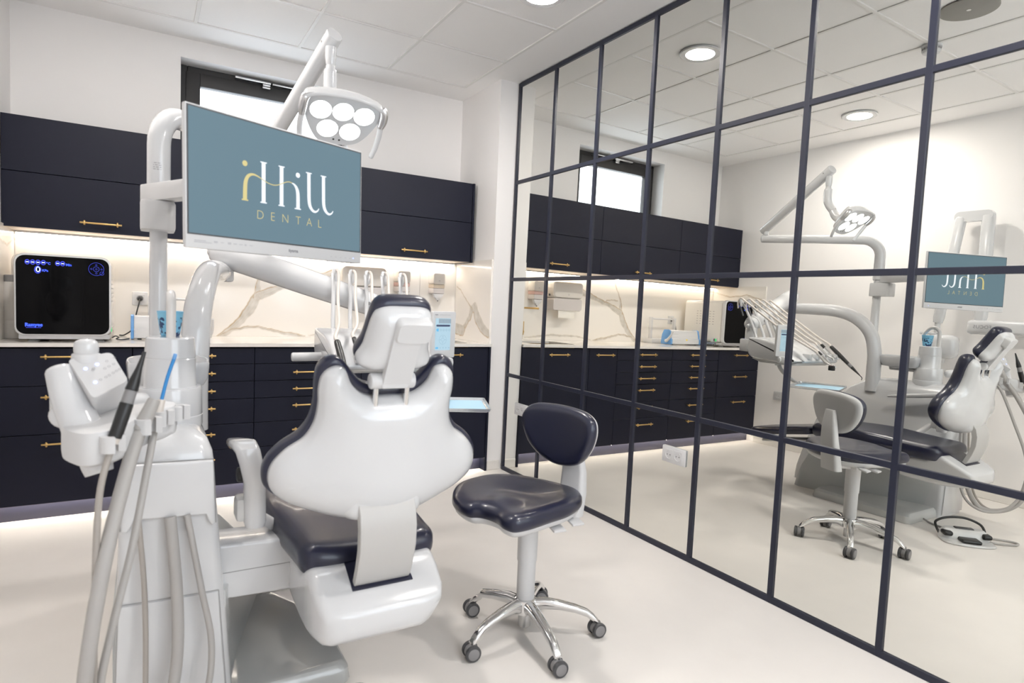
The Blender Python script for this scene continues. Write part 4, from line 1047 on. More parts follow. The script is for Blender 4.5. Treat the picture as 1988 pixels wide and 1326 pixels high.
# body: side profile in (y, z), extruded over x
prof = closed_curve([(-1.185, 1.108), (-1.26, 1.098), (-1.36, 1.083), (-1.45, 1.048), (-1.52, 1.0), (-1.545, 0.975), (-1.52, 0.958), (-1.42, 0.952), (-1.32, 0.955), (-1.20, 0.972), (-1.165, 1.02), (-1.168, 1.09)], 4)
wing = closed_curve([(-1.185, 1.106), (-1.28, 1.098), (-1.38, 1.075), (-1.44, 1.03), (-1.50, 0.995), (-1.535, 0.975), (-1.51, 0.962), (-1.42, 0.955), (-1.32, 0.958), (-1.20, 0.972), (-1.165, 1.02), (-1.168, 1.09)], 4)
MB().prism(wing, 0.085, mx_(-1.292), 0.014, 3).put('console_wing', M_white, ih, 40)
for hx_ in (-1.658, -1.583, -1.507, -1.430, -1.345):
    MB().box((hx_ - 0.014, -1.555, 0.985), (hx_ + 0.014, -1.50, 1.022), 0.006).put('handpiece_rest', M_white2, ih)
MB().prism(prof, 0.375, mx_(-1.672), 0.014, 3).put('console_shell', M_white, ih, 40)
prof2 = [(-1.19, 0.965), (-1.52, 0.96), (-1.48, 0.94), (-1.25, 0.94)]
MB().prism(prof2, 0.40, mx_(-1.64), 0.004, 2).put('console_underside', M_greywhite, ih)
MB().cyl((-1.66, -1.30, 0.992), (-1.79, -1.29, 0.990), 0.0185, 20, None, 0.006).put('left_grip', M_white2, ih)
MB().cyl((-1.22, -1.46, 0.978), (-1.135, -1.46, 0.978), 0.0185, 20, None, 0.006).put('right_grip', M_white2, ih)
MB().box((-1.255, -1.50, 0.955), (-1.145, -1.44, 1.0), 0.01).put('tablet_foot', M_white2, ih)
# touch tablet
xt_ = Vector((0.958, 0.286, 0)).normalized()
tf = frame((-1.181, -1.465, 1.100), (0.97, 0.20, 0.0), (-0.03, -0.02, 1))
if (tf.to_3x3() @ Vector((0, 0, 1))).y > 0: tf = frame((-1.181, -1.465, 1.100), (-0.97, -0.20, 0), (-0.03, -0.02, 1))
if (tf.to_3x3() @ Vector((1, 0, 0))).x < 0: raise SystemExit('tablet frame')
MB().prism(rrect(0.124, 0.205, 0.008), 0.02, tf @ Matrix.Translation((0, 0, -0.02)), 0.003, 2).put('touch_panel', M_white2, ih)
tb = ih.children[-1]
def tq(n, m, fn, z=0.0006):
    mb = MB(); fn(mb, tf @ Matrix.Translation((0.0, 0.0, z))); return mb.put(n, m, ih, None)
tx0, tx1, ty0, ty1 = -0.048, 0.034, -0.068, 0.072
tq('panel_screen', M_tab, lambda mb, f: quad(mb, tx0, ty0, tx1, ty1, f))
tq('panel_header', M_tabd, lambda mb, f: (quad(mb, tx0 + 0.016, ty1 - 0.022, tx1, ty1 - 0.002, f)), 0.0009)
def bar_(mb, f):
    mb.bm.faces.new([mb.bm.verts.new(f @ Vector((a, b, 0))) for a, b in rrect(0.074, 0.0085, 0.004, 4, -0.007, 0.040)])
tq('panel_bar', M_tabn, bar_, 0.0009)
def icons(mb, f):
    for k in range(4): circle_line(mb, (-0.020 + k * 0.0155, 0.021), 0.0042, 0.0012, f, 12)
    circle_line(mb, (-0.007, -0.022), 0.020, 0.0008, f, 32); circle_line(mb, (-0.007, -0.022), 0.0075, 0.0008, f, 24)
    for ax_, ay_ in ((0, 0.0135), (0, -0.0135), (-0.0135, 0), (0.0135, 0)): quad(mb, -0.007 + ax_ - 0.002, -0.022 + ay_ - 0.0012, -0.007 + ax_ + 0.002, -0.022 + ay_ + 0.0012, f)
    for k in range(4): quad(mb, -0.021 + k * 0.0155, -0.0595, -0.017 + k * 0.0155, -0.0565, f)
    for k in range(4): circle_line(mb, (-0.024 + k * 0.0165, 0.0595), 0.0032, 0.001, f, 10)
tq('panel_icons', M_tabl, icons, 0.0011)
def ticks(mb, f):
    mb.bm.faces.new([mb.bm.verts.new(f @ Vector((a, b, 0))) for a, b in rrect(0.0145, 0.0075, 0.003, 4, -0.037, -0.058)])
    mb.bm.faces.new([mb.bm.verts.new(f @ Vector((a, b, 0))) for a, b in ((-0.031, 0.0275), (-0.039, 0.0275), (-0.0445, 0.021), (-0.039, 0.0145), (-0.031, 0.0145))])
tq('panel_active_icons', M_tabb, ticks, 0.0011)
link('panel_mark', text_mesh('SIRIUS', 0.006, tf @ Matrix.Translation((-0.046, 0.088, 0.0008)), 1.0, 0.0), M_print, ih, None) if False else None
link('panel_mark', text_mesh('KaVo', 0.007, tf @ Matrix.Translation((-0.044, 0.0875, 0.0008)), 1.0, 0.0002), M_print, ih, None)
link('panel_mark', text_mesh('ESTETICA E70 Vision', 0.0062, tf @ Matrix.Translation((0.002, 0.087, 0.0008)), 1.05, 0.0), M_printl, ih, None)
# whips, hoses and handpieces
WXS = [-1.560, -1.483, -1.407, -1.327, -1.238]
HX = [-1.658, -1.583, -1.507, -1.430, -1.345]
for k, x in enumerate(WXS):
    MB().tube([(x - 0.034, -1.19, 1.095), (x - 0.030, -1.165, 1.16), (x - 0.020, -1.125, 1.25), (x - 0.012, -1.085, 1.32), (x - 0.008, -1.06, 1.352)], [0.0095, 0.0095, 0.009, 0.0085, 0.0085], 12, 4).put('whip', M_white, ih)
    MB().rings([[Vector((x + a, -1.065 + b * 0.35 - z_ * 0.3, 1.335 + b + z_)) for a, b in rrect(0.026 * s_, 0.055 * s_, 0.0125 * s_, 4)] for z_, s_ in ((-0.002, 0.85), (0.004, 1.0), (0.014, 1.0), (0.02, 0.8))]).put('whip_head', M_white, ih)
    MB().tube([(x, -1.058, 1.325), (x - 0.002, -1.075, 1.285), (x - 0.004, -1.09, 1.25)], 0.0055, 10, 3).put('whip_spring', M_dgrey, ih)
DIRH = Vector((0.0, -0.77, -0.63)).normalized()
specs = [
 ('air_water_syringe', 'black multifunction syringe, leftmost instrument on the delivery head', M_black, 1.068, -1.50, 0.17, 0.0125, 'syringe'),
 ('dental_handpiece', 'slim silver handpiece with a black collar beside the black syringe', M_chrome, 1.085, -1.50, 0.13, 0.0085, 'handpiece'),
 ('dental_handpiece', 'silver handpiece in the middle of the five instruments', M_steel, 1.085, -1.50, 0.13, 0.0085, 'handpiece'),
 ('dental_handpiece', 'silver handpiece with a black collar, second from the mirror side', M_chrome, 1.085, -1.50, 0.13, 0.0085, 'handpiece'),
 ('camera_handpiece', 'small camera handpiece with a dark red tip nearest the mirror', M_steel, 1.06, -1.48, 0.11, 0.0075, 'handpiece')]
for k, (nm, lb, m_, z0, y0, L, r_, cat) in enumerate(specs):
    x = HX[k]; p0 = Vector((x, y0, z0)); 
    p0 = Vector((x, (-1.495, -1.475, -1.49, -1.55, -1.595)[k], (1.072, 1.080, 1.076, 1.034, 1.028)[k]))
    t = thing(nm, lb, cat, p0)
    p1 = p0 + DIRH * L
    if k == 0:
        MB().tube([p0, p0 + DIRH * 0.01, p0 + DIRH * 0.08, p0 + DIRH * 0.12, p1], [0.010, 0.0125, 0.014, 0.0125, 0.011], 16, 3).put('grip', M_black, t)
        MB().tube([p1, p1 + DIRH * 0.03], [0.0115, 0.0105], 16).put('collar', M_mgrey, t)
        MB().tube([p1 + DIRH * 0.03, p1 + DIRH * 0.075, p1 + DIRH * 0.105, p1 + DIRH * 0.12 + Vector((0, -0.002, -0.004)), p1 + DIRH * 0.125 + Vector((0, 0.004, -0.016))], [0.0105, 0.006, 0.003, 0.0026, 0.0022], 12, 4).put('nozzle', M_black, t)
    else:
        if k in (1, 3): MB().cyl(p0 - DIRH * 0.005, p0 + DIRH * 0.03, 0.0095, 14, None, 0.002).put('collar', M_black, t)
        b0 = p0 + DIRH * (0.03 if k in (1, 3) else 0.0)
        MB().tube([b0, b0 + DIRH * 0.03, b0 + DIRH * L * 0.7, p1 + Vector((0, -0.012, 0.006))], [r_, r_ * 1.1, r_ * 0.9, r_ * 0.62], 14, 4).put('body', m_, t)
        if k < 4:
            h_ = p1 + Vector((0, -0.014, 0.004))
            MB().cyl(h_ + Vector((0, 0.004, 0.008)), h_ + Vector((0, -0.006, -0.010)), 0.0062, 14, None, 0.0015).put('head', m_, t)
        else:
            MB().box(p1 + Vector((-0.014, -0.032, -0.026)), p1 + Vector((0.014, 0.0, 0.004)), 0.003).put('tip_block', M_black, t)
            MB().box(p1 + Vector((-0.010, -0.02, 0.003)), p1 + Vector((0.010, -0.004, 0.0055)), 0.001, 1).put('red_window', M_red, t)
    w_x = WXS[k]
    MB().tube([(w_x + 0.004, -1.050, 1.300), (w_x + 0.006, -1.048, 1.345), (w_x + 0.007, -1.072, 1.370), (w_x + 0.006, -1.115, 1.345), ((w_x * 2 + x) / 3, -1.25, 1.245), ((w_x + x * 2) / 3, -1.40, 1.14), p0 - DIRH * 0.03, p0], [0.0055, 0.0062, 0.0062, 0.0065, 0.0068, 0.0070, 0.0075, 0.008], 12, 6).put('hose', M_hosel, t)
# tray arm, tray and paper
ta = thing('instrument_tray', 'metal instrument tray with raised rim under the delivery head', 'tray', (-1.22, -1.78, 0.835))
uT = Vector((1, 0, 0))
tq_ = [Vector((-1.225, -1.70, 0.855)), Vector((-1.085, -1.745, 0.855)), Vector((-1.13, -1.925, 0.855)), Vector((-1.30, -1.93, 0.855))]
txm = (Vector((-1.067, -1.716, 0)) - Vector((-1.226, -1.615, 0)))
tr_f = frame((-1.262, -1.668, 0.822), (0.925, -0.38, 0), (0.38, 0.925, 0))
def trring(w, d, z): return [tr_f @ Vector((a, b, z)) for a, b in rrect(w, d, 0.012, 4)]
MB().rings([trring(0.330, 0.255, 0.0), trring(0.345, 0.272, 0.004), trring(0.352, 0.280, 0.014), trring(0.356, 0.284, 0.014), trring(0.348, 0.276, 0.0015), trring(0.330, 0.255, -0.002)], False, False).put('rim', M_tray, ta)
MB().rings([trring(0.336, 0.262, -0.001), trring(0.336, 0.262, 0.0025)]).put('tray_floor', M_tray, ta)
MB().tube([(-1.33, -1.33, 0.945), (-1.325, -1.36, 0.90), (-1.318, -1.42, 0.86), (-1.31, -1.47, 0.838), (-1.30, -1.53, 0.818), (-1.29, -1.60, 0.812)], [0.014, 0.013, 0.012, 0.011, 0.010, 0.010], 12, 5).put('tray_arm', M_white2, ta)
MB().cyl((-1.33, -1.33, 0.955), (-1.33, -1.33, 0.925), 0.02, 18, None, 0.003).put('tray_pivot', M_white2, ta)
pb = MB().prism(rrect(0.328, 0.253, 0.008), 0.0012, tr_f @ Matrix.Translation((0, 0, 0.0028)))
tag(pb.put('tray_liner', M_paper), 'light blue paper liner lying in the instrument tray', 'paper liner')

# ================================================================== DENTAL CHAIR
ch = thing('dental_chair', 'dental patient chair with glossy white back shell and navy upholstery', 'dental chair', (-1.74, -1.9, 0))
CX = -1.742
FB = Matrix(((1, 0, 0, CX), (0, -0.2584, 0.966, -2.245), (0, 0.966, 0.2584, 0.66), (0, 0, 0, 1)))   # u, v, w(front)
half = [(0.0, 0.366), (0.045, 0.369), (0.076, 0.381), (0.102, 0.409), (0.126, 0.437), (0.150, 0.447), (0.174, 0.438), (0.189, 0.416), (0.1935, 0.38), (0.192, 0.33), (0.199, 0.277), (0.222, 0.235), (0.264, 0.203), (0.296, 0.165), (0.306, 0.125), (0.296, 0.083), (0.256, 0.045), (0.20, 0.016), (0.13, -0.011), (0.06, -0.027)]
full = half + [(0.0, -0.031)] + [(-a, b) for a, b in half[:0:-1]]
def backbend(u, v, h):
    return (u, v, h + 0.055 * max(0, abs(u) - 0.05) ** 1.5)
crv = closed_curve(full, 5)
me = puff([(a * 1.012 - 0.0, (b - 0.2) * 1.008 + 0.2) for a, b in crv], 0.05, 0.018, 0.035, 0.018, 0.02, FB @ Matrix.Translation((0, 0, 0.010)), backbend)
link('back_cushion', me, M_uphol, ch, 60)
def shell_in(a, b):
    if b > 0.30 and abs(a) < 0.11: return (a * 1.03, b - 0.021 - 0.006 * (abs(a) / 0.11))
    if b > 0.36: return (math.copysign(abs(a) * 0.965 + 0.002, a), b - 0.017)
    return (a * 0.972, (b - 0.2) * 0.968 + 0.196)
shell_c = closed_curve([shell_in(a, b) for a, b in full], 5)
def shellbend(u, v, h):
    x, y, z = backbend(u, v, h)
    if h < -0.001: z -= 0.045 * math.exp(-((v - 0.08) / 0.13) ** 2) * min(1, -h / 0.05) * math.exp(-(u / 0.17) ** 2)
    return (x, y, z)
me = puff(shell_c, 0.004, 0.062, 0.012, 0.085, 0.02, FB @ Matrix.Translation((0, 0, -0.006)), shellbend)
bs = link('back_shell', me, M_white, ch, 70)
# round button on the shell
mb = MB(); mb.lathe([(0.011, -0.002), (0.011, 0.0015), (0.0095, 0.0022), (0, 0.0022)], (0, 0, 0), None, 24)
mb.bm.transform(FB @ Matrix.Translation((0.005, 0.26, -0.0675)) @ Matrix.Rotation(pi, 4, 'X')); mb.put('cap_button', M_white2, bs)
# hinge cover and curved belt
mb = MB()
mb.rings([[Vector((CX + a * sx1, y, z0 + b * sz1)) for a, b in rrect(0.20, 0.10, 0.03, 6)] for y, z0, sx1, sz1 in ((-2.27, 0.705, 1.25, 1.25), (-2.33, 0.705, 1.14, 1.16), (-2.352, 0.702, 1.0, 1.0), (-2.362, 0.70, 0.86, 0.80), (-2.365, 0.70, 0.6, 0.5))])
mb.put('hinge_cover', M_white, ch, 80)
belt = [(-2.335, 0.706), (-2.360, 0.700), (-2.379, 0.672), (-2.388, 0.63), (-2.386, 0.575), (-2.370, 0.52), (-2.350, 0.475), (-2.318, 0.440)]
inner = [(y + 0.028, z - 0.004) for y, z in belt]
MB().prism([(y, z) for y, z in belt] + inner[::-1], 0.158, mx_(CX - 0.079), 0.002, 1).put('back_belt', M_beltgrey, ch, 40)
rb = MB()
for dx in (-0.048, 0.040):
    bb = [(y - 0.0006, z) for y, z in belt]
    rb.prism(bb + [(y + 0.003, z) for y, z in bb][::-1], 0.0012, mx_(CX + dx))
rb.put('belt_groove', M_joint, ch, 40) if False else rb.bm.free()
# headrest
HY, HZ = -2.394, 1.148
vh = Vector((0, -0.51, 0.86)).normalized(); wh = Vector((0, 0.86, 0.51)).normalized()
FH = Matrix(((1, 0, 0, CX), (0, vh.y, wh.y, HY), (0, vh.z, wh.z, HZ), (0, 0, 0, 1)))
hh = [(0.0, 0.112), (0.05, 0.110), (0.074, 0.096), (0.083, 0.070), (0.087, 0.03), (0.092, -0.012), (0.104, -0.045), (0.098, -0.070), (0.066, -0.088), (0.03, -0.090)]
hfull = hh + [(0.0, -0.090)] + [(-a, b) for a, b in hh[:0:-1]]
hc = closed_curve(hfull, 5)
me = puff([(a * 0.99, b * 1.02 + 0.004) for a, b in hc], 0.042, 0.02, 0.03, 0.02, 0.015, FH @ Matrix.Translation((0, 0, 0.010))); link('headrest_cushion', me, M_uphol, ch, 60)
me = puff([(a * 0.985, b * 0.965 - 0.004) for a, b in hc], 0.004, 0.05, 0.01, 0.05, 0.015, FH @ Matrix.Translation((0, 0, -0.004))); link('headrest_shell', me, M_white, ch, 70)
# bracket: upper block, bar, pivot and rods
MB().rings([[FH @ Vector((a, b, z)) for a, b in rrect(0.098 * s_, 0.062 * s_, 0.014, 4, 0.018, 0.058)] for z, s_ in ((-0.035, 1.0), (-0.062, 1.0), (-0.070, 0.9))]).put('headrest_block', M_white2, ch, 40)
MB().rings([[FH @ Vector((a, b, z)) for a, b in rrect(0.076, 0.165, 0.008, 3, 0.006, -0.028)] for z in (-0.04, -0.063)]).put('headrest_bar', M_white2, ch, 40)
pvt = FH @ Vector((0.0, -0.112, -0.040))
MB().cyl(pvt + Vector((-0.062, 0, 0)), pvt + Vector((0.062, 0, 0)), 0.0215, 24, None, 0.005).put('headrest_pivot', M_white2, ch, 40)
MB().box(pvt + Vector((-0.035, -0.022, -0.020)), pvt + Vector((0.040, 0.012, 0.02)), 0.006).put('pivot_housing', M_white2, ch)
for dx in (-0.043, 0.043):
    MB().cyl(pvt + Vector((dx, 0.0, -0.005)), pvt + Vector((dx, 0.008, -0.097)), 0.0078, 14).put('chrome_rod', M_chrome, ch)
# seat
seat_h = [(0.0, -2.262), (0.10, -2.262), (0.172, -2.252), (0.200, -2.215), (0.207, -2.15), (0.218, -2.02), (0.232, -1.86), (0.232, -1.70), (0.215, -1.56), (0.195, -1.485), (0.15, -1.465), (0.07, -1.46)]
sfull = seat_h + [(0.0, -1.459)] + [(-a, b) for a, b in seat_h[:0:-1]]
sc_c = closed_curve(sfull, 5)
def seatbend(u, v, h):
    s_ = (v + 2.26) / 0.8
    return (u, v, h + (0.012 * math.exp(-((s_ - 0.55) / 0.3) ** 2) * (1 if h > 0 else 0)) + (0.02 * (u / 0.2) ** 2 * (0.6 if h > 0 else 0)))
FS = Matrix.Translation((CX + 0.005, 0, 0.502))
me = puff(sc_c, 0.042, 0.042, 0.05, 0.03, 0.025, FS, seatbend); link('seat_cushion', me, M_uphol, ch, 60)
leg_h = [(0.0, -1.455), (0.14, -1.46), (0.185, -1.44), (0.19, -1.38), (0.18, -1.2), (0.165, -1.03), (0.14, -0.965), (0.08, -0.945)]
lfull = leg_h + [(0.0, -0.942)] + [(-a, b) for a, b in leg_h[:0:-1]]
def legbend(u, v, h): return (u, v, h - 0.20 * (v + 1.46))
me = puff(closed_curve(lfull, 5), 0.028, 0.03, 0.03, 0.025, 0.03, Matrix.Translation((CX + 0.005, 0, 0.492)), legbend); link('leg_rest', me, M_uphol, ch, 60)
# white underframe
mb = MB()
def sec(y, hw, z0, z1, r, dx=0.0): return ring_y(CX - hw + dx, CX + hw + dx, z0, z1, y, r, 6)
def tsec(y, ht, hb, z0, z1, r, dxb=-0.028):
    o = []
    for a, b in rrect(2.0, 2.0, 0.0001, 6): pass
    for a, b in rrect(2 * ht, z1 - z0, r, 6):
        k_ = (b / (z1 - z0) + 0.5)
        o.append(Vector((CX + a * (hb / ht + (1 - hb / ht) * k_) + dxb * (1 - k_), y, (z0 + z1) / 2 + b)))
    return o
mb.rings([tsec(-2.414, 0.09, 0.075, 0.378, 0.408, 0.012), tsec(-2.412, 0.135, 0.115, 0.362, 0.418, 0.022), tsec(-2.402, 0.165, 0.140, 0.346, 0.428, 0.026), tsec(-2.37, 0.180, 0.152, 0.334, 0.447, 0.028), tsec(-2.31, 0.187, 0.160, 0.325, 0.478, 0.028), tsec(-2.262, 0.188, 0.162, 0.320, 0.500, 0.028), tsec(-2.235, 0.188, 0.162, 0.318, 0.498, 0.028),
          tsec(-2.18, 0.188, 0.162, 0.316, 0.468, 0.03), tsec(-2.05, 0.182, 0.16, 0.320, 0.462, 0.03), tsec(-1.85, 0.165, 0.15, 0.345, 0.462, 0.03), tsec(-1.60, 0.135, 0.12, 0.40, 0.462, 0.02), tsec(-1.48, 0.11, 0.1, 0.43, 0.46, 0.01)])
mb.put('underframe', M_white, ch, 50)
MB().box((CX - 0.10, -1.48, 0.405), (CX + 0.10, -1.02, 0.425), 0.008, 2, Matrix.Translation((0, 0, 0)) @ Matrix.Translation((0, -1.46, 0.42)) @ Matrix.Rotation(-0.195, 4, 'X') @ Matrix.Translation((0, 1.46, -0.42))).put('leg_rest_frame', M_white2, ch)
# belt slot
MB().prism([(-2.352, 0.4565), (-2.262, 0.5005), (-2.262, 0.5035), (-2.352, 0.4595)], 0.172, mx_(CX - 0.086)).put('belt_slot', M_uphol, ch)
# left armrest
mb = MB()
mb.tube([(-2.045, -2.075, 0.625), (-2.045, -2.075, 0.68), (-2.05, -2.07, 0.75), (-2.058, -2.04, 0.785), (-2.060, -1.97, 0.775), (-2.058, -1.85, 0.752), (-2.055, -1.70, 0.735)], [0.02, 0.021, 0.022, 0.023, 0.022, 0.020, 0.014], 16, 5, 0.01)
mb.bm.free()
def slabsec(x, y, z, w, h, tilt):
    d = Vector((0, math.cos(tilt), math.sin(tilt))); n_ = Vector((0, -math.sin(tilt), math.cos(tilt)))
    return [Vector((x, y, z)) + Vector((a, 0, 0)) + n_ * b for a, b in rrect(w, h, min(w, h) * 0.42, 4)]
MB().rings([slabsec(-2.034, -2.055, 0.570, 0.052, 0.055, pi / 2), slabsec(-2.034, -2.055, 0.585, 0.060, 0.065, pi / 2), slabsec(-2.036, -2.055, 0.70, 0.060, 0.062, pi / 2), slabsec(-2.046, -2.06, 0.755, 0.064, 0.056, pi / 2 - 0.15),
            slabsec(-2.055, -2.055, 0.792, 0.066, 0.040, pi / 3.2), slabsec(-2.060, -2.02, 0.803, 0.068, 0.034, 0.1), slabsec(-2.061, -1.90, 0.782, 0.062, 0.030, -0.12), slabsec(-2.060, -1.78, 0.762, 0.048, 0.024, -0.12), slabsec(-2.058, -1.70, 0.750, 0.03, 0.014, -0.12)]).put('armrest', M_white, ch, 50)
MB().box((-2.085, -2.06, 0.585), (-2.02, -1.99, 0.655), 0.012).put('armrest_joint', M_greywhite, ch)
MB().cyl((-2.05, -1.98, 0.60), (-1.93, -1.90, 0.49), 0.018, 14).put('armrest_strut', M_white2, ch)
MB().cyl((-2.082, -2.03, 0.72), (-2.063, -2.03, 0.72), 0.022, 16, None, 0.006).put('armrest_knob', M_black, ch)

# ================================================================== ASSISTANT ELEMENT AND SUCTION HOSES
ae = thing('assistant_element', 'white assistant element with touch keys and hose holders, left foreground', 'assistant element', (-2.38, -2.22, 0.95))
PTL, PTR, PBR, PBL = Vector((-2.468, -2.185, 1.078)), Vector((-2.381, -2.17, 1.094)), Vector((-2.344, -2.235, 1.036)), Vector((-2.413, -2.262, 0.992))
pn = (PTR - PTL).cross(PBL - PTL).normalized()
PBR = PBR - pn * (PBR - PTL).dot(pn)
if pn.z < 0: pn = -pn
cen = (PTL + PTR + PBR + PBL) / 4
def qring(s_, off):
    out = []
    Q = [PTL, PTR, PBR, PBL]
    for i in range(4):
        a_, b_2, c_ = Q[i - 1], Q[i], Q[(i + 1) % 4]
        for t_ in (0.0, 0.33, 0.67, 1.0):
            p_ = b_2 + (a_ - b_2).normalized() * 0.010 * (1 - t_) + (c_ - b_2).normalized() * 0.010 * t_
            p_ = p_ + (b_2 - p_) * (0.35 if t_ in (0.33, 0.67) else 0)
            out.append(cen + (p_ - cen) * s_ + pn * off)
    return out
MB().rings([qring(0.97, 0.0), qring(1.0, -0.004), qring(1.0, -0.03), qring(0.92, -0.075), qring(0.82, -0.11)]).put('key_housing', M_white2, ae, 50)
px_ = ((PTR - PTL) + (PBR - PBL)).normalized(); py_ = ((PTL - PBL) + (PTR - PBR)).normalized()
KF = frame(cen, px_, py_)
if (KF.to_3x3() @ Vector((0, 0, 1))).dot(pn) < 0: KF = frame(cen, -px_, py_)
KF = KF @ Matrix.Translation((0, 0, 0.001))
mb = MB()
for a_, b_ in ((-0.022, 0.022), (0.003, 0.024), (-0.020, -0.022)): disc(mb, (a_, b_), 0.0038, KF, 12)
mb.put('indicator_lights', M_led_w, ae, None)
mb = MB()
for a_, b_ in ((-0.008, 0.015), (-0.011, 0.012), (0.024, 0.024), (0.042, 0.027), (0.012, 0.006), (0.022, 0.008), (0.033, 0.010), (-0.008, -0.020), (0.004, -0.018), (0.012, -0.016), (0.022, -0.013), (0.030, -0.011), (0.038, -0.009)):
    circle_line(mb, (a_, b_), 0.0026, 0.0007, KF, 10)
mb.put('key_symbols', M_print, ae, None)
# lower tray body with holder forks
tf_pts = [(-0.085, 0.055), (-0.03, 0.085), (0.06, 0.095), (0.135, 0.085), (0.14, 0.03), (0.09, -0.01), (0.055, -0.06), (0.02, -0.115), (-0.03, -0.13), (-0.065, -0.09), (-0.09, -0.02)]
AF = Matrix.Translation((-2.385, -2.215, 0)) 
oc = closed_curve(tf_pts, 4)
def aring(s_, z, dx=0, dy=0, tilt=0.0): return [AF @ Vector((a * s_ + dx, b * s_ + dy, z + tilt * (a * 0.35 + b * 0.2))) for a, b in oc]
MB().rings([aring(0.86, 0.862, 0, 0, .3), aring(0.98, 0.870, 0, 0, .3), aring(1.0, 0.885, 0, 0, .3), aring(1.0, 0.928, 0, 0, .3), aring(0.97, 0.940, 0, 0, .3), aring(0.86, 0.944, 0, 0, .3)]).put('holder_tray', M_white2, ae, 45)
MB().tube([(-2.41, -2.27, 0.875), (-2.405, -2.275, 0.845), (-2.40, -2.28, 0.825)], [0.035, 0.032, 0.028], 18, 3).put('holder_boss', M_white2, ae)
HOLD = [Vector((-2.372, -2.345, 0.925)), Vector((-2.305, -2.262, 0.945)), Vector((-2.272, -2.212, 0.952)), Vector((-2.235, -2.165, 0.955))]
for k, h in enumerate(HOLD):
    dn = Vector((-0.22, -0.03, -0.97)).normalized()
    nrm_ = dn.cross(Vector((1, 0, 0))).normalized()
    r_o, r_i = (0.0245, 0.0105) if k in (0, 2, 3) else (0.030, 0.017)
    ring_pts = []
    fr_ = frame(h, Vector((0.7, -0.7, 0)), -dn)
    # open ring (fork) built from a C-shaped outline
    oc_ = [(r_o * math.cos(a), r_o * math.sin(a)) for a in np.linspace(math.radians(35), math.radians(325), 16)]
    ic_ = [(r_i * math.cos(a), r_i * math.sin(a)) for a in np.linspace(math.radians(325), math.radians(35), 16)]
    xx = Vector((0.75, -0.66, 0)).normalized()
    FK = frame(h - Vector((0, 0, 0.038)), xx, Vector((0.66, 0.75, 0)))
    MB().prism(oc_ + ic_, 0.036, FK, 0.0).put('holder_fork', M_white2, ae, 40)
    MB().box((-0.06, -0.012, 0.002), (-r_o + 0.003, 0.012, 0.030), 0.003, 1, FK).put('fork_stem', M_white2, ae)
# knuckles and arm to the turret
MB().tube([(-2.482, -2.175, 1.050), (-2.462, -2.195, 0.985), (-2.430, -2.225, 0.905)], [0.030, 0.037, 0.042], 22, 4, 0.014).put('upper_knuckle', M_white, ae, 50)
MB().lathe([(0.0235, 0.0), (0.0255, 0.006), (0.0255, 0.022), (0.021, 0.031), (0.012, 0.036), (0, 0.037)], (-2.432, -2.165, 1.088), None, 28).put('swivel_knob', M_white, ae)
MB().cyl((-2.432, -2.165, 1.05), (-2.432, -2.165, 1.09), 0.03, 24, None, 0.006).put('knob_base', M_white2, ae)
MB().cyl((-2.487, -2.16, 0.945), (-2.487, -2.16, 1.03), 0.017, 18).put('link_post', M_greywhite, ae)
MB().tube([(-2.474, -2.20, 0.947), (-2.45, -2.11, 0.95), (-2.38, -2.02, 0.94), (-2.318, -1.935, 0.93)], [0.030, 0.030, 0.028, 0.026], 20, 4, 0.016).put('swing_arm', M_white, ae)
# handpieces with their hoses: each hangs in a fork, loops near the floor and runs back into the console
def hose(parent, pts, r, m, k=8): MB().tube(pts, r, 12, k).put('hose', m, parent)
top0 = Vector((-2.312, -2.305, 1.105)); bot0 = Vector((-2.372, -2.345, 0.905))
t = thing('air_water_syringe', 'black multifunction syringe standing in the nearest fork of the assistant element', 'syringe', bot0)
d_ = (top0 - bot0).normalized(); Ls = (top0 - bot0).length
pp_ = lambda s: bot0 + d_ * Ls * s
MB().tube([pp_(0.06), pp_(0.08), pp_(0.30), pp_(0.43)], [0.0125, 0.0140, 0.0145, 0.0140], 16, 3).put('grip', M_black, t)
MB().tube([pp_(0.43), pp_(0.44), pp_(0.555), pp_(0.57)], [0.0125, 0.0130, 0.0125, 0.0120], 16, 2).put('grey_collar', M_mgrey, t)
MB().tube([pp_(0.57), pp_(0.585), pp_(0.68), pp_(0.82), pp_(1.0)], [0.0132, 0.0136, 0.0115, 0.0065, 0.0035], 16, 3).put('nozzle', M_black, t)
MB().tube([pp_(0.0), pp_(0.06)], [0.0105, 0.012], 16).put('hose_end', M_hosel, t)
hose(t, [pp_(0.0), (-2.395, -2.375, 0.80), (-2.402, -2.40, 0.60), (-2.404, -2.40, 0.40), (-2.395, -2.38, 0.22), (-2.37, -2.33, 0.11), (-2.335, -2.24, 0.085), (-2.312, -2.17, 0.15), (-2.308, -2.125, 0.30), (-2.312, -2.105, 0.47), (-2.325, -2.088, 0.64)], 0.0068, M_hosed)
bot1 = Vector((-2.322, -2.272, 0.915)); top1 = Vector((-2.292, -2.25, 0.985)); d_ = (top1 - bot1).normalized()
t = thing('suction_hose', 'wide grey suction hose with an empty cuff in the second fork of the assistant element', 'suction hose', bot1)
MB().tube([bot1, bot1 + d_ * 0.02, top1 - d_ * 0.004, top1, top1 - d_ * 0.003, top1 - d_ * 0.03], [0.0175, 0.0175, 0.0140, 0.0128, 0.0100, 0.0095], 20).put('cuff', M_hose, t, 40)
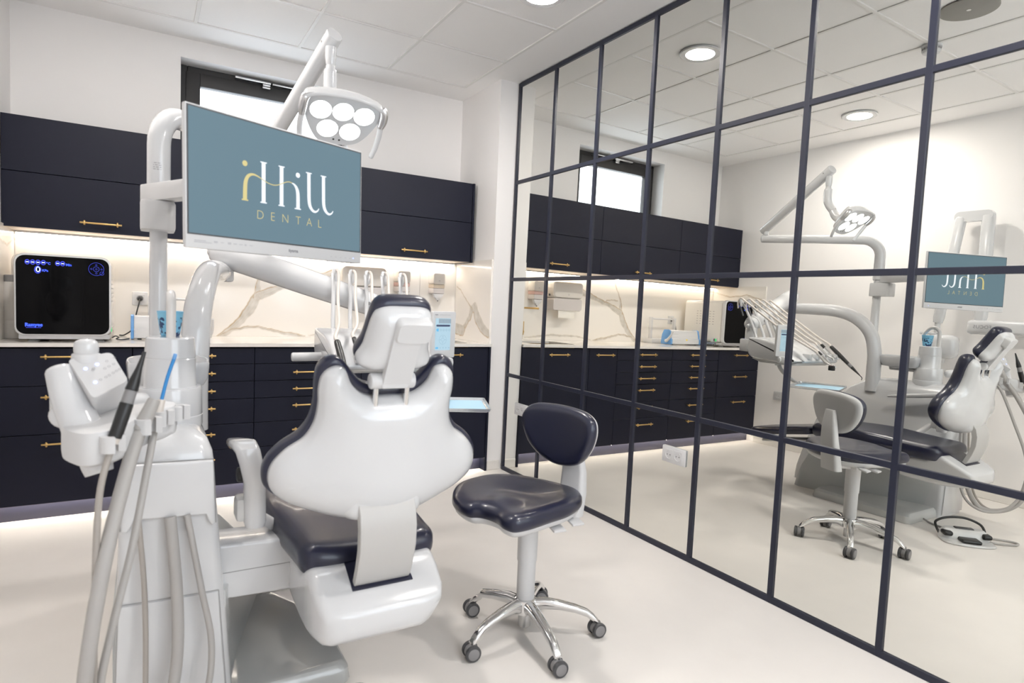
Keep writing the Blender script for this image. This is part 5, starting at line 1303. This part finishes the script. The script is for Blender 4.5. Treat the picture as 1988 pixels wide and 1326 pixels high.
hose(t, [bot1, (-2.350, -2.33, 0.82), (-2.385, -2.40, 0.66), (-2.412, -2.43, 0.48), (-2.425, -2.42, 0.30), (-2.40, -2.37, 0.15), (-2.345, -2.29, 0.085), (-2.275, -2.20, 0.10), (-2.238, -2.14, 0.24), (-2.235, -2.115, 0.42), (-2.252, -2.092, 0.64)], 0.0150, M_hose)
bot2 = Vector((-2.290, -2.225, 0.915)); top2 = Vector((-2.276, -2.212, 0.978)); tip2 = Vector((-2.246, -2.19, 1.088)); d_ = (top2 - bot2).normalized()
t = thing('saliva_ejector', 'grey saliva ejector hose with a bright blue straw tip in the third fork', 'saliva ejector', bot2)
MB().tube([bot2, bot2 + d_ * 0.02, top2], [0.0115, 0.0115, 0.0085], 16).put('cuff', M_hosel, t)
MB().tube([top2 - d_ * 0.004, (top2 + tip2) / 2 + Vector((-0.002, 0, 0)), tip2 - (tip2 - top2).normalized() * 0.012], 0.0042, 12, 4).put('straw', M_bluetip, t)
MB().tube([tip2 - (tip2 - top2).normalized() * 0.0125, tip2], [0.0048, 0.0044], 12, 0, 0.002).put('straw_tip', M_blue, t)
hose(t, [bot2, (-2.305, -2.27, 0.83), (-2.335, -2.33, 0.66), (-2.372, -2.38, 0.50), (-2.395, -2.40, 0.36), (-2.385, -2.38, 0.20), (-2.33, -2.32, 0.10), (-2.24, -2.24, 0.085), (-2.17, -2.17, 0.15), (-2.152, -2.13, 0.28), (-2.178, -2.112, 0.44), (-2.212, -2.09, 0.64)], 0.0085, M_hose)

# ================================================================== STOOL
st = thing('dental_stool', 'navy dentist stool with white column and chrome five-arm base on castors', 'stool', (-1.065, -2.035, 0))
SC = Vector((-1.065, -2.035, 0))
seat_pts = [(-1.338, -1.985), (-1.325, -1.905), (-1.27, -1.82), (-1.18, -1.77), (-1.07, -1.755), (-0.96, -1.80), (-0.885, -1.895), (-0.848, -1.995), (-0.852, -2.065), (-0.895, -2.135), (-0.98, -2.185), (-1.08, -2.212), (-1.185, -2.238), (-1.25, -2.235), (-1.272, -2.19), (-1.268, -2.13), (-1.287, -2.075), (-1.325, -2.045)]
so = closed_curve(seat_pts, 5)
Fd = Vector((-0.93, -0.36, 0)).normalized()
def stoolbend(u, v, h):
    r_ = Vector((u + 1.07, v + 2.01, 0)); a_ = r_.dot(Fd); b_2 = r_.dot(Vector((-Fd.y, Fd.x, 0)))
    z = 0.006 * max(0, -a_) / 0.2
    if h > 0:
        z += 0.014 * math.exp(-((a_ - 0.11) / 0.10) ** 2) * math.exp(-(b_2 / 0.055) ** 2)
        z -= 0.016 * math.exp(-((a_ + 0.03) / 0.11) ** 2) * math.exp(-(b_2 / 0.10) ** 2)
        z += 0.010 * (abs(b_2) / 0.2) ** 2
    return (u, v, h + z)
me = puff(so, 0.034, 0.026, 0.042, 0.03, 0.018, Matrix.Translation((0, 0, 0.503)), stoolbend); link('seat', me, M_uphol, st, 60)
me = puff([(-1.07 + (a + 1.07) * 0.965, -2.005 + (b + 2.005) * 0.955) for a, b in so], 0.02, 0.034, 0.02, 0.06, 0.03, Matrix.Translation((0, 0, 0.484)), lambda u, v, h: (u, v, h + (0.006 * max(0, -((Vector((u + 1.07, v + 2.01, 0))).dot(Fd))) / 0.2))); link('seat_shell', me, M_white2, st, 60)
MB().box((-1.15, -2.11, 0.43), (-0.955, -1.95, 0.478), 0.015).put('mechanism_box', M_white2, st)
MB().cyl((SC.x, SC.y, 0.285), (SC.x, SC.y, 0.445), 0.0375, 28, 0.039).put('column_upper', M_white2, st)
MB().cyl((SC.x, SC.y, 0.128), (SC.x, SC.y, 0.290), 0.0345, 28).put('column_lower', M_white2, st)
MB().cyl((SC.x, SC.y, 0.028), (SC.x, SC.y, 0.10), 0.0235, 24, None, 0.003).put('cylinder_foot', M_steel, st)
MB().lathe([(0.026, 0.080), (0.044, 0.084), (0.047, 0.115), (0.042, 0.136), (0.034, 0.140)], (SC.x, SC.y, 0), None, 28).put('hub', M_chrome, st)
# adjustment paddles
for p0_, p1_ in (((-1.02, -2.10, 0.455), (-1.03, -2.19, 0.442)), ((-0.935, -2.09, 0.468), (-0.94, -2.165, 0.452))):
    fr_ = frame(p0_, Vector(p1_) - Vector(p0_), Vector((0, 0, 1)))
    MB().box((0, -0.004, -0.006), (0.055, 0.004, 0.006), 0.002, 1, fr_).box((0.05, -0.0045, -0.025), (0.095, 0.0045, 0.025), 0.003, 2, fr_).put('lever', M_white2, st)
# back post and backrest
fb = Vector((-0.954, -0.30, 0)).normalized(); sb_ = Vector((0.30, -0.954, 0)).normalized()    # facing / sideways
BC = Vector((-0.902, -1.995, 0.742))
def psec(c, w, th, tilt=0.0):
    return [Vector(c) + sb_ * a + fb * b for a, b in rrect(w, th, min(w, th) * 0.35, 4)]
MB().rings([psec((-0.868, -2.020, 0.43), 0.118, 0.055), psec((-0.850, -2.018, 0.52), 0.112, 0.05), psec((-0.843, -2.010, 0.60), 0.104, 0.042), psec((-0.850, -2.0, 0.68), 0.092, 0.034), psec((-0.868, -1.990, 0.755), 0.062, 0.024)]).put('back_post', M_white2, st, 50)
MB().rings([[Vector((-0.99, -2.04, 0.455)) + sb_ * a + Vector((0, 0, b)) for a, b in rrect(0.09, 0.045, 0.01, 4)], [Vector((-0.86, -2.003, 0.475)) + sb_ * a + Vector((0, 0, b)) for a, b in rrect(0.10, 0.06, 0.014, 4)]]).put('post_bracket', M_white2, st)
bpts = [(-0.178, 0.03), (-0.172, 0.075), (-0.135, 0.108), (-0.06, 0.118), (0.04, 0.117), (0.12, 0.105), (0.165, 0.078), (0.176, 0.03), (0.158, -0.03), (0.115, -0.085), (0.055, -0.112), (-0.02, -0.116), (-0.09, -0.092), (-0.145, -0.045)]
upb = (Vector((0, 0, 1)) + fb * 0.0 + Vector((0.06, 0.02, 0))).normalized()
FBk = frame(BC, sb_, upb)
zf = (FBk.to_3x3() @ Vector((0, 0, 1)))
sgnz = 1 if zf.dot(fb) > 0 else -1
def bk(u, v, h): return (u, v, sgnz * (h + 0.9 * u * u * 0.9))
me = puff(closed_curve(bpts, 5), 0.034, 0.012, 0.03, 0.012, 0.016, FBk, bk); link('backrest', me, M_uphol, st, 60)
me = puff(closed_curve([(a * 0.985, b * 0.98) for a, b in bpts], 5), 0.004, 0.022, 0.01, 0.025, 0.02, FBk @ Matrix.Translation((0, 0, -0.008 * sgnz)), bk); link('back_shell', me, M_white2, st, 60)
# base
def caster(px, py, ang, parent, pz):
    c = bpy.data.objects.new('caster', None); COL.objects.link(c); c.empty_display_size = 0.02
    return c
for k, (wx, wy) in enumerate([(-1.188, -1.832), (-1.326, -2.106), (-1.105, -2.318), (-0.828, -2.180), (-0.872, -1.862)]):
    d_ = (Vector((wx, wy, 0)) - SC); L_ = d_.length; d_.normalize(); n_ = Vector((-d_.y, d_.x, 0))
    Le = L_ - 0.006
    def lsec(r_, z, w, h): return [SC + d_ * r_ + n_ * a + Vector((0, 0, z + b)) for a, b in rrect(w, h, min(w, h) * 0.45, 4)]
    leg = MB().rings([lsec(0.022, 0.108, 0.046, 0.056), lsec(0.07, 0.118, 0.044, 0.044), lsec(0.13, 0.114, 0.040, 0.035), lsec(0.19, 0.103, 0.036, 0.030), lsec(Le - 0.035, 0.088, 0.032, 0.029), lsec(Le - 0.010, 0.070, 0.031, 0.031), lsec(Le + 0.008, 0.056, 0.028, 0.018)]).put('leg', M_chrome, st, 50)
    # castor: stem, hood and two wheels, trailing
    ct_ = Vector((wx, wy, 0)); roll = Vector((0.12, 0.99, 0)).normalized() if k != 4 else Vector((0.5, 0.86, 0)).normalized()
    # roll axis points at the viewer side
    MB().cyl(ct_ + Vector((0, 0, 0.028)), ct_ + Vector((0, 0, 0.062)), 0.0075, 12).put('castor_stem', M_steel, st)
    hood_ = MB(); hood_.cyl(ct_ - roll * 0.0105 + Vector((0, 0, 0.030)), ct_ + roll * 0.0105 + Vector((0, 0, 0.030)), 0.0245, 20, None, 0.003); cs_ = hood_.put('castor', M_mgrey, st, 40)
    for s_ in (-1, 1):
        c_ = ct_ + roll * 0.0185 * s_ + Vector((0, 0, 0.0285))
        MB().cyl(c_ - roll * 0.0075, c_ + roll * 0.0075, 0.0285, 28, None, 0.004).put('wheel', M_dgrey, cs_, 40)
        MB().cyl(c_ + roll * 0.0070 * s_, c_ + roll * 0.0088 * s_, 0.0205, 24, None, 0.001).put('wheel_disc', M_mgrey, cs_, 40)

# ================================================================== FOOT PEDAL
fp = thing('foot_pedal', 'grey foot control with black pedals and a black wire handle, seen in the mirror', 'foot pedal', (-1.745, -2.345, 0))
fd = Vector((0.83, -0.56, 0)).normalized()       # long axis as it lies
FP = frame((-1.745, -2.35, 0), (-0.70, -0.71, 0), (-0.71, 0.70, 0))
if (FP.to_3x3() @ Vector((0, 0, 1))).z < 0: FP = frame((-1.745, -2.35, 0), (0.70, 0.71, 0), (-0.71, 0.70, 0))
po = closed_curve([(-0.135, -0.02), (-0.12, -0.075), (-0.05, -0.10), (0.05, -0.10), (0.12, -0.075), (0.135, -0.02), (0.12, 0.06), (0.06, 0.09), (-0.06, 0.09), (-0.12, 0.06)], 4)
def fr2(s_, z): return [FP @ Vector((a * s_, b * s_, z)) for a, b in po]
MB().rings([fr2(0.99, 0.002), fr2(1.0, 0.008), fr2(0.97, 0.014)]).put('sole_plate', M_greywhite, fp)
def fr3(s_, z, sy): return [FP @ Vector((a * s_, b * sy * s_ + 0.035, z)) for a, b in po]
MB().rings([fr3(0.95, 0.013, 0.6), fr3(0.90, 0.05, 0.55), fr3(0.75, 0.068, 0.42)]).put('housing', M_greywhite, fp)
MB().box((-0.05, -0.085, 0.014), (0.05, -0.005, 0.034), 0.012, 3, FP).put('main_pedal', M_black, fp)
MB().box((-0.125, -0.03, 0.03), (-0.075, 0.03, 0.058), 0.012, 3, FP).put('side_pedal', M_black, fp)
MB().box((0.075, -0.03, 0.03), (0.125, 0.03, 0.058), 0.012, 3, FP).put('side_pedal', M_black, fp)
MB().box((-0.05, 0.015, 0.058), (0.05, 0.055, 0.074), 0.01, 3, FP).put('top_switch', M_dgrey, fp)
MB().tube([FP @ Vector(p) for p in [(-0.12, 0.05, 0.03), (-0.125, 0.08, 0.06), (-0.11, 0.11, 0.085), (-0.04, 0.13, 0.105), (0.05, 0.13, 0.098), (0.115, 0.11, 0.075), (0.125, 0.08, 0.05), (0.12, 0.05, 0.025)]], 0.007, 12, 5).put('wire_handle', M_black, fp)
MB().tube([(-1.905, -2.052, 0.02), (-1.90, -2.09, 0.008), (-1.88, -2.16, 0.007), (-1.86, -2.24, 0.008), (-1.845, -2.275, 0.018), (-1.835, -2.295, 0.03)], 0.006, 10, 5).put('connection_cable', M_hose, fp)
MB().tube([(-1.815, -2.42, 0.02), (-1.87, -2.46, 0.008), (-1.95, -2.52, 0.007), (-2.0, -2.51, 0.007), (-1.98, -2.45, 0.007), (-1.90, -2.36, 0.008), (-1.84, -2.32, 0.02)], 0.006, 10, 5).put('cable_loop', M_hose, fp)

# ================================================================== WALL X-RAY UNIT (left wall, seen in the mirror)
xr = thing('wall_x_ray', 'white wall-mounted dental x-ray unit with folding arms behind the monitor', 'x-ray unit', (XL, -1.8, 1.26))
XW = XL + 0.001
MB().rings([[Vector((XW, a, b)) for a, b in rrect(0.12, 0.30, 0.02, 4, -2.30, 1.26)], [Vector((XW + 0.06, a, b)) for a, b in rrect(0.11, 0.29, 0.02, 4, -2.30, 1.26)]]).put('wall_plate', M_white, xr)
MB().rings([[Vector((a, -2.36, b)) for a, b in rrect(0.09, 0.105, 0.03, 4, XL + 0.10, 1.26)], [Vector((a, -1.84, b)) for a, b in rrect(0.09, 0.105, 0.03, 4, XL + 0.10, 1.26)], [Vector((a, -1.822, b)) for a, b in rrect(0.07, 0.085, 0.02, 4, XL + 0.10, 1.26)]]).put('horizontal_arm', M_white, xr)
fx = frame((XL + 0.1462, -1.92, 1.262), (0, 1, 0), (0, 0, 1))
link('lettering', text_mesh('FOCUS', 0.034, fx, 1.1, 0.0), M_print, xr, None)
xa = XL + 0.10
def limb(nm, pts, w, d): 
    ps = [Vector(p) for p in pts]
    rr_ = []
    for i, p_ in enumerate(ps):
        t_ = (ps[min(i + 1, len(ps) - 1)] - ps[max(i - 1, 0)]).normalized(); s_ = Vector((1, 0, 0)); u_ = t_.cross(s_).normalized()
        k_ = 0.8 if i in (0, len(ps) - 1) else 1.0
        rr_.append([p_ + s_ * a * k_ + u_ * b * k_ for a, b in rrect(w, d, min(w, d) * 0.4, 4)])
    MB().rings(rr_).put(nm, M_white, xr, 50)
limb('rear_upright', [(xa, -1.888, 1.30), (xa, -1.888, 1.34), (xa, -1.878, 2.07), (xa, -1.877, 2.085)], 0.07, 0.082)
limb('front_link', [(xa + 0.01, -1.615, 1.28), (xa + 0.01, -1.62, 1.32), (xa + 0.01, -1.705, 2.06), (xa + 0.01, -1.707, 2.075)], 0.06, 0.072)
MB().rings([[Vector((xa - 0.028, a, b)) for a, b in rrect(0.245, 0.075, 0.034, 5, -1.79, 2.075)], [Vector((xa + 0.032, a, b)) for a, b in rrect(0.245, 0.075, 0.034, 5, -1.79, 2.075)]]).put('top_hinge', M_white, xr, 40)
MB().tube([(xa, -1.888, 1.335), (xa, -1.888, 1.30)], [0.026, 0.024], 16).put('upright_socket', M_greywhite, xr)
MB().tube([(xa + 0.01, -1.615, 1.30), (xa + 0.01, -1.615, 1.20)], [0.02, 0.02], 16).put('head_yoke_pin', M_greywhite, xr)
MB().box((xa - 0.012, -1.62, 1.185), (xa + 0.03, -1.50, 1.205), 0.006).put('head_yoke', M_white, xr)
MB().rings([[Vector((xa + 0.0, y, 0)) + Vector((a, 0, b)) for a, b in rrect(w, h, min(w, h) * 0.4, 6, 0, 1.10)] for y, w, h in ((-1.76, 0.05, 0.09), (-1.752, 0.09, 0.15), (-1.72, 0.115, 0.18), (-1.62, 0.12, 0.185), (-1.575, 0.115, 0.175), (-1.555, 0.08, 0.13))]).put('tube_head', M_white, xr, 60)
MB().tube([(xa, -1.65, 1.02), (xa, -1.65, 0.975)], [0.032, 0.028], 18).put('beam_collar', M_greywhite, xr)
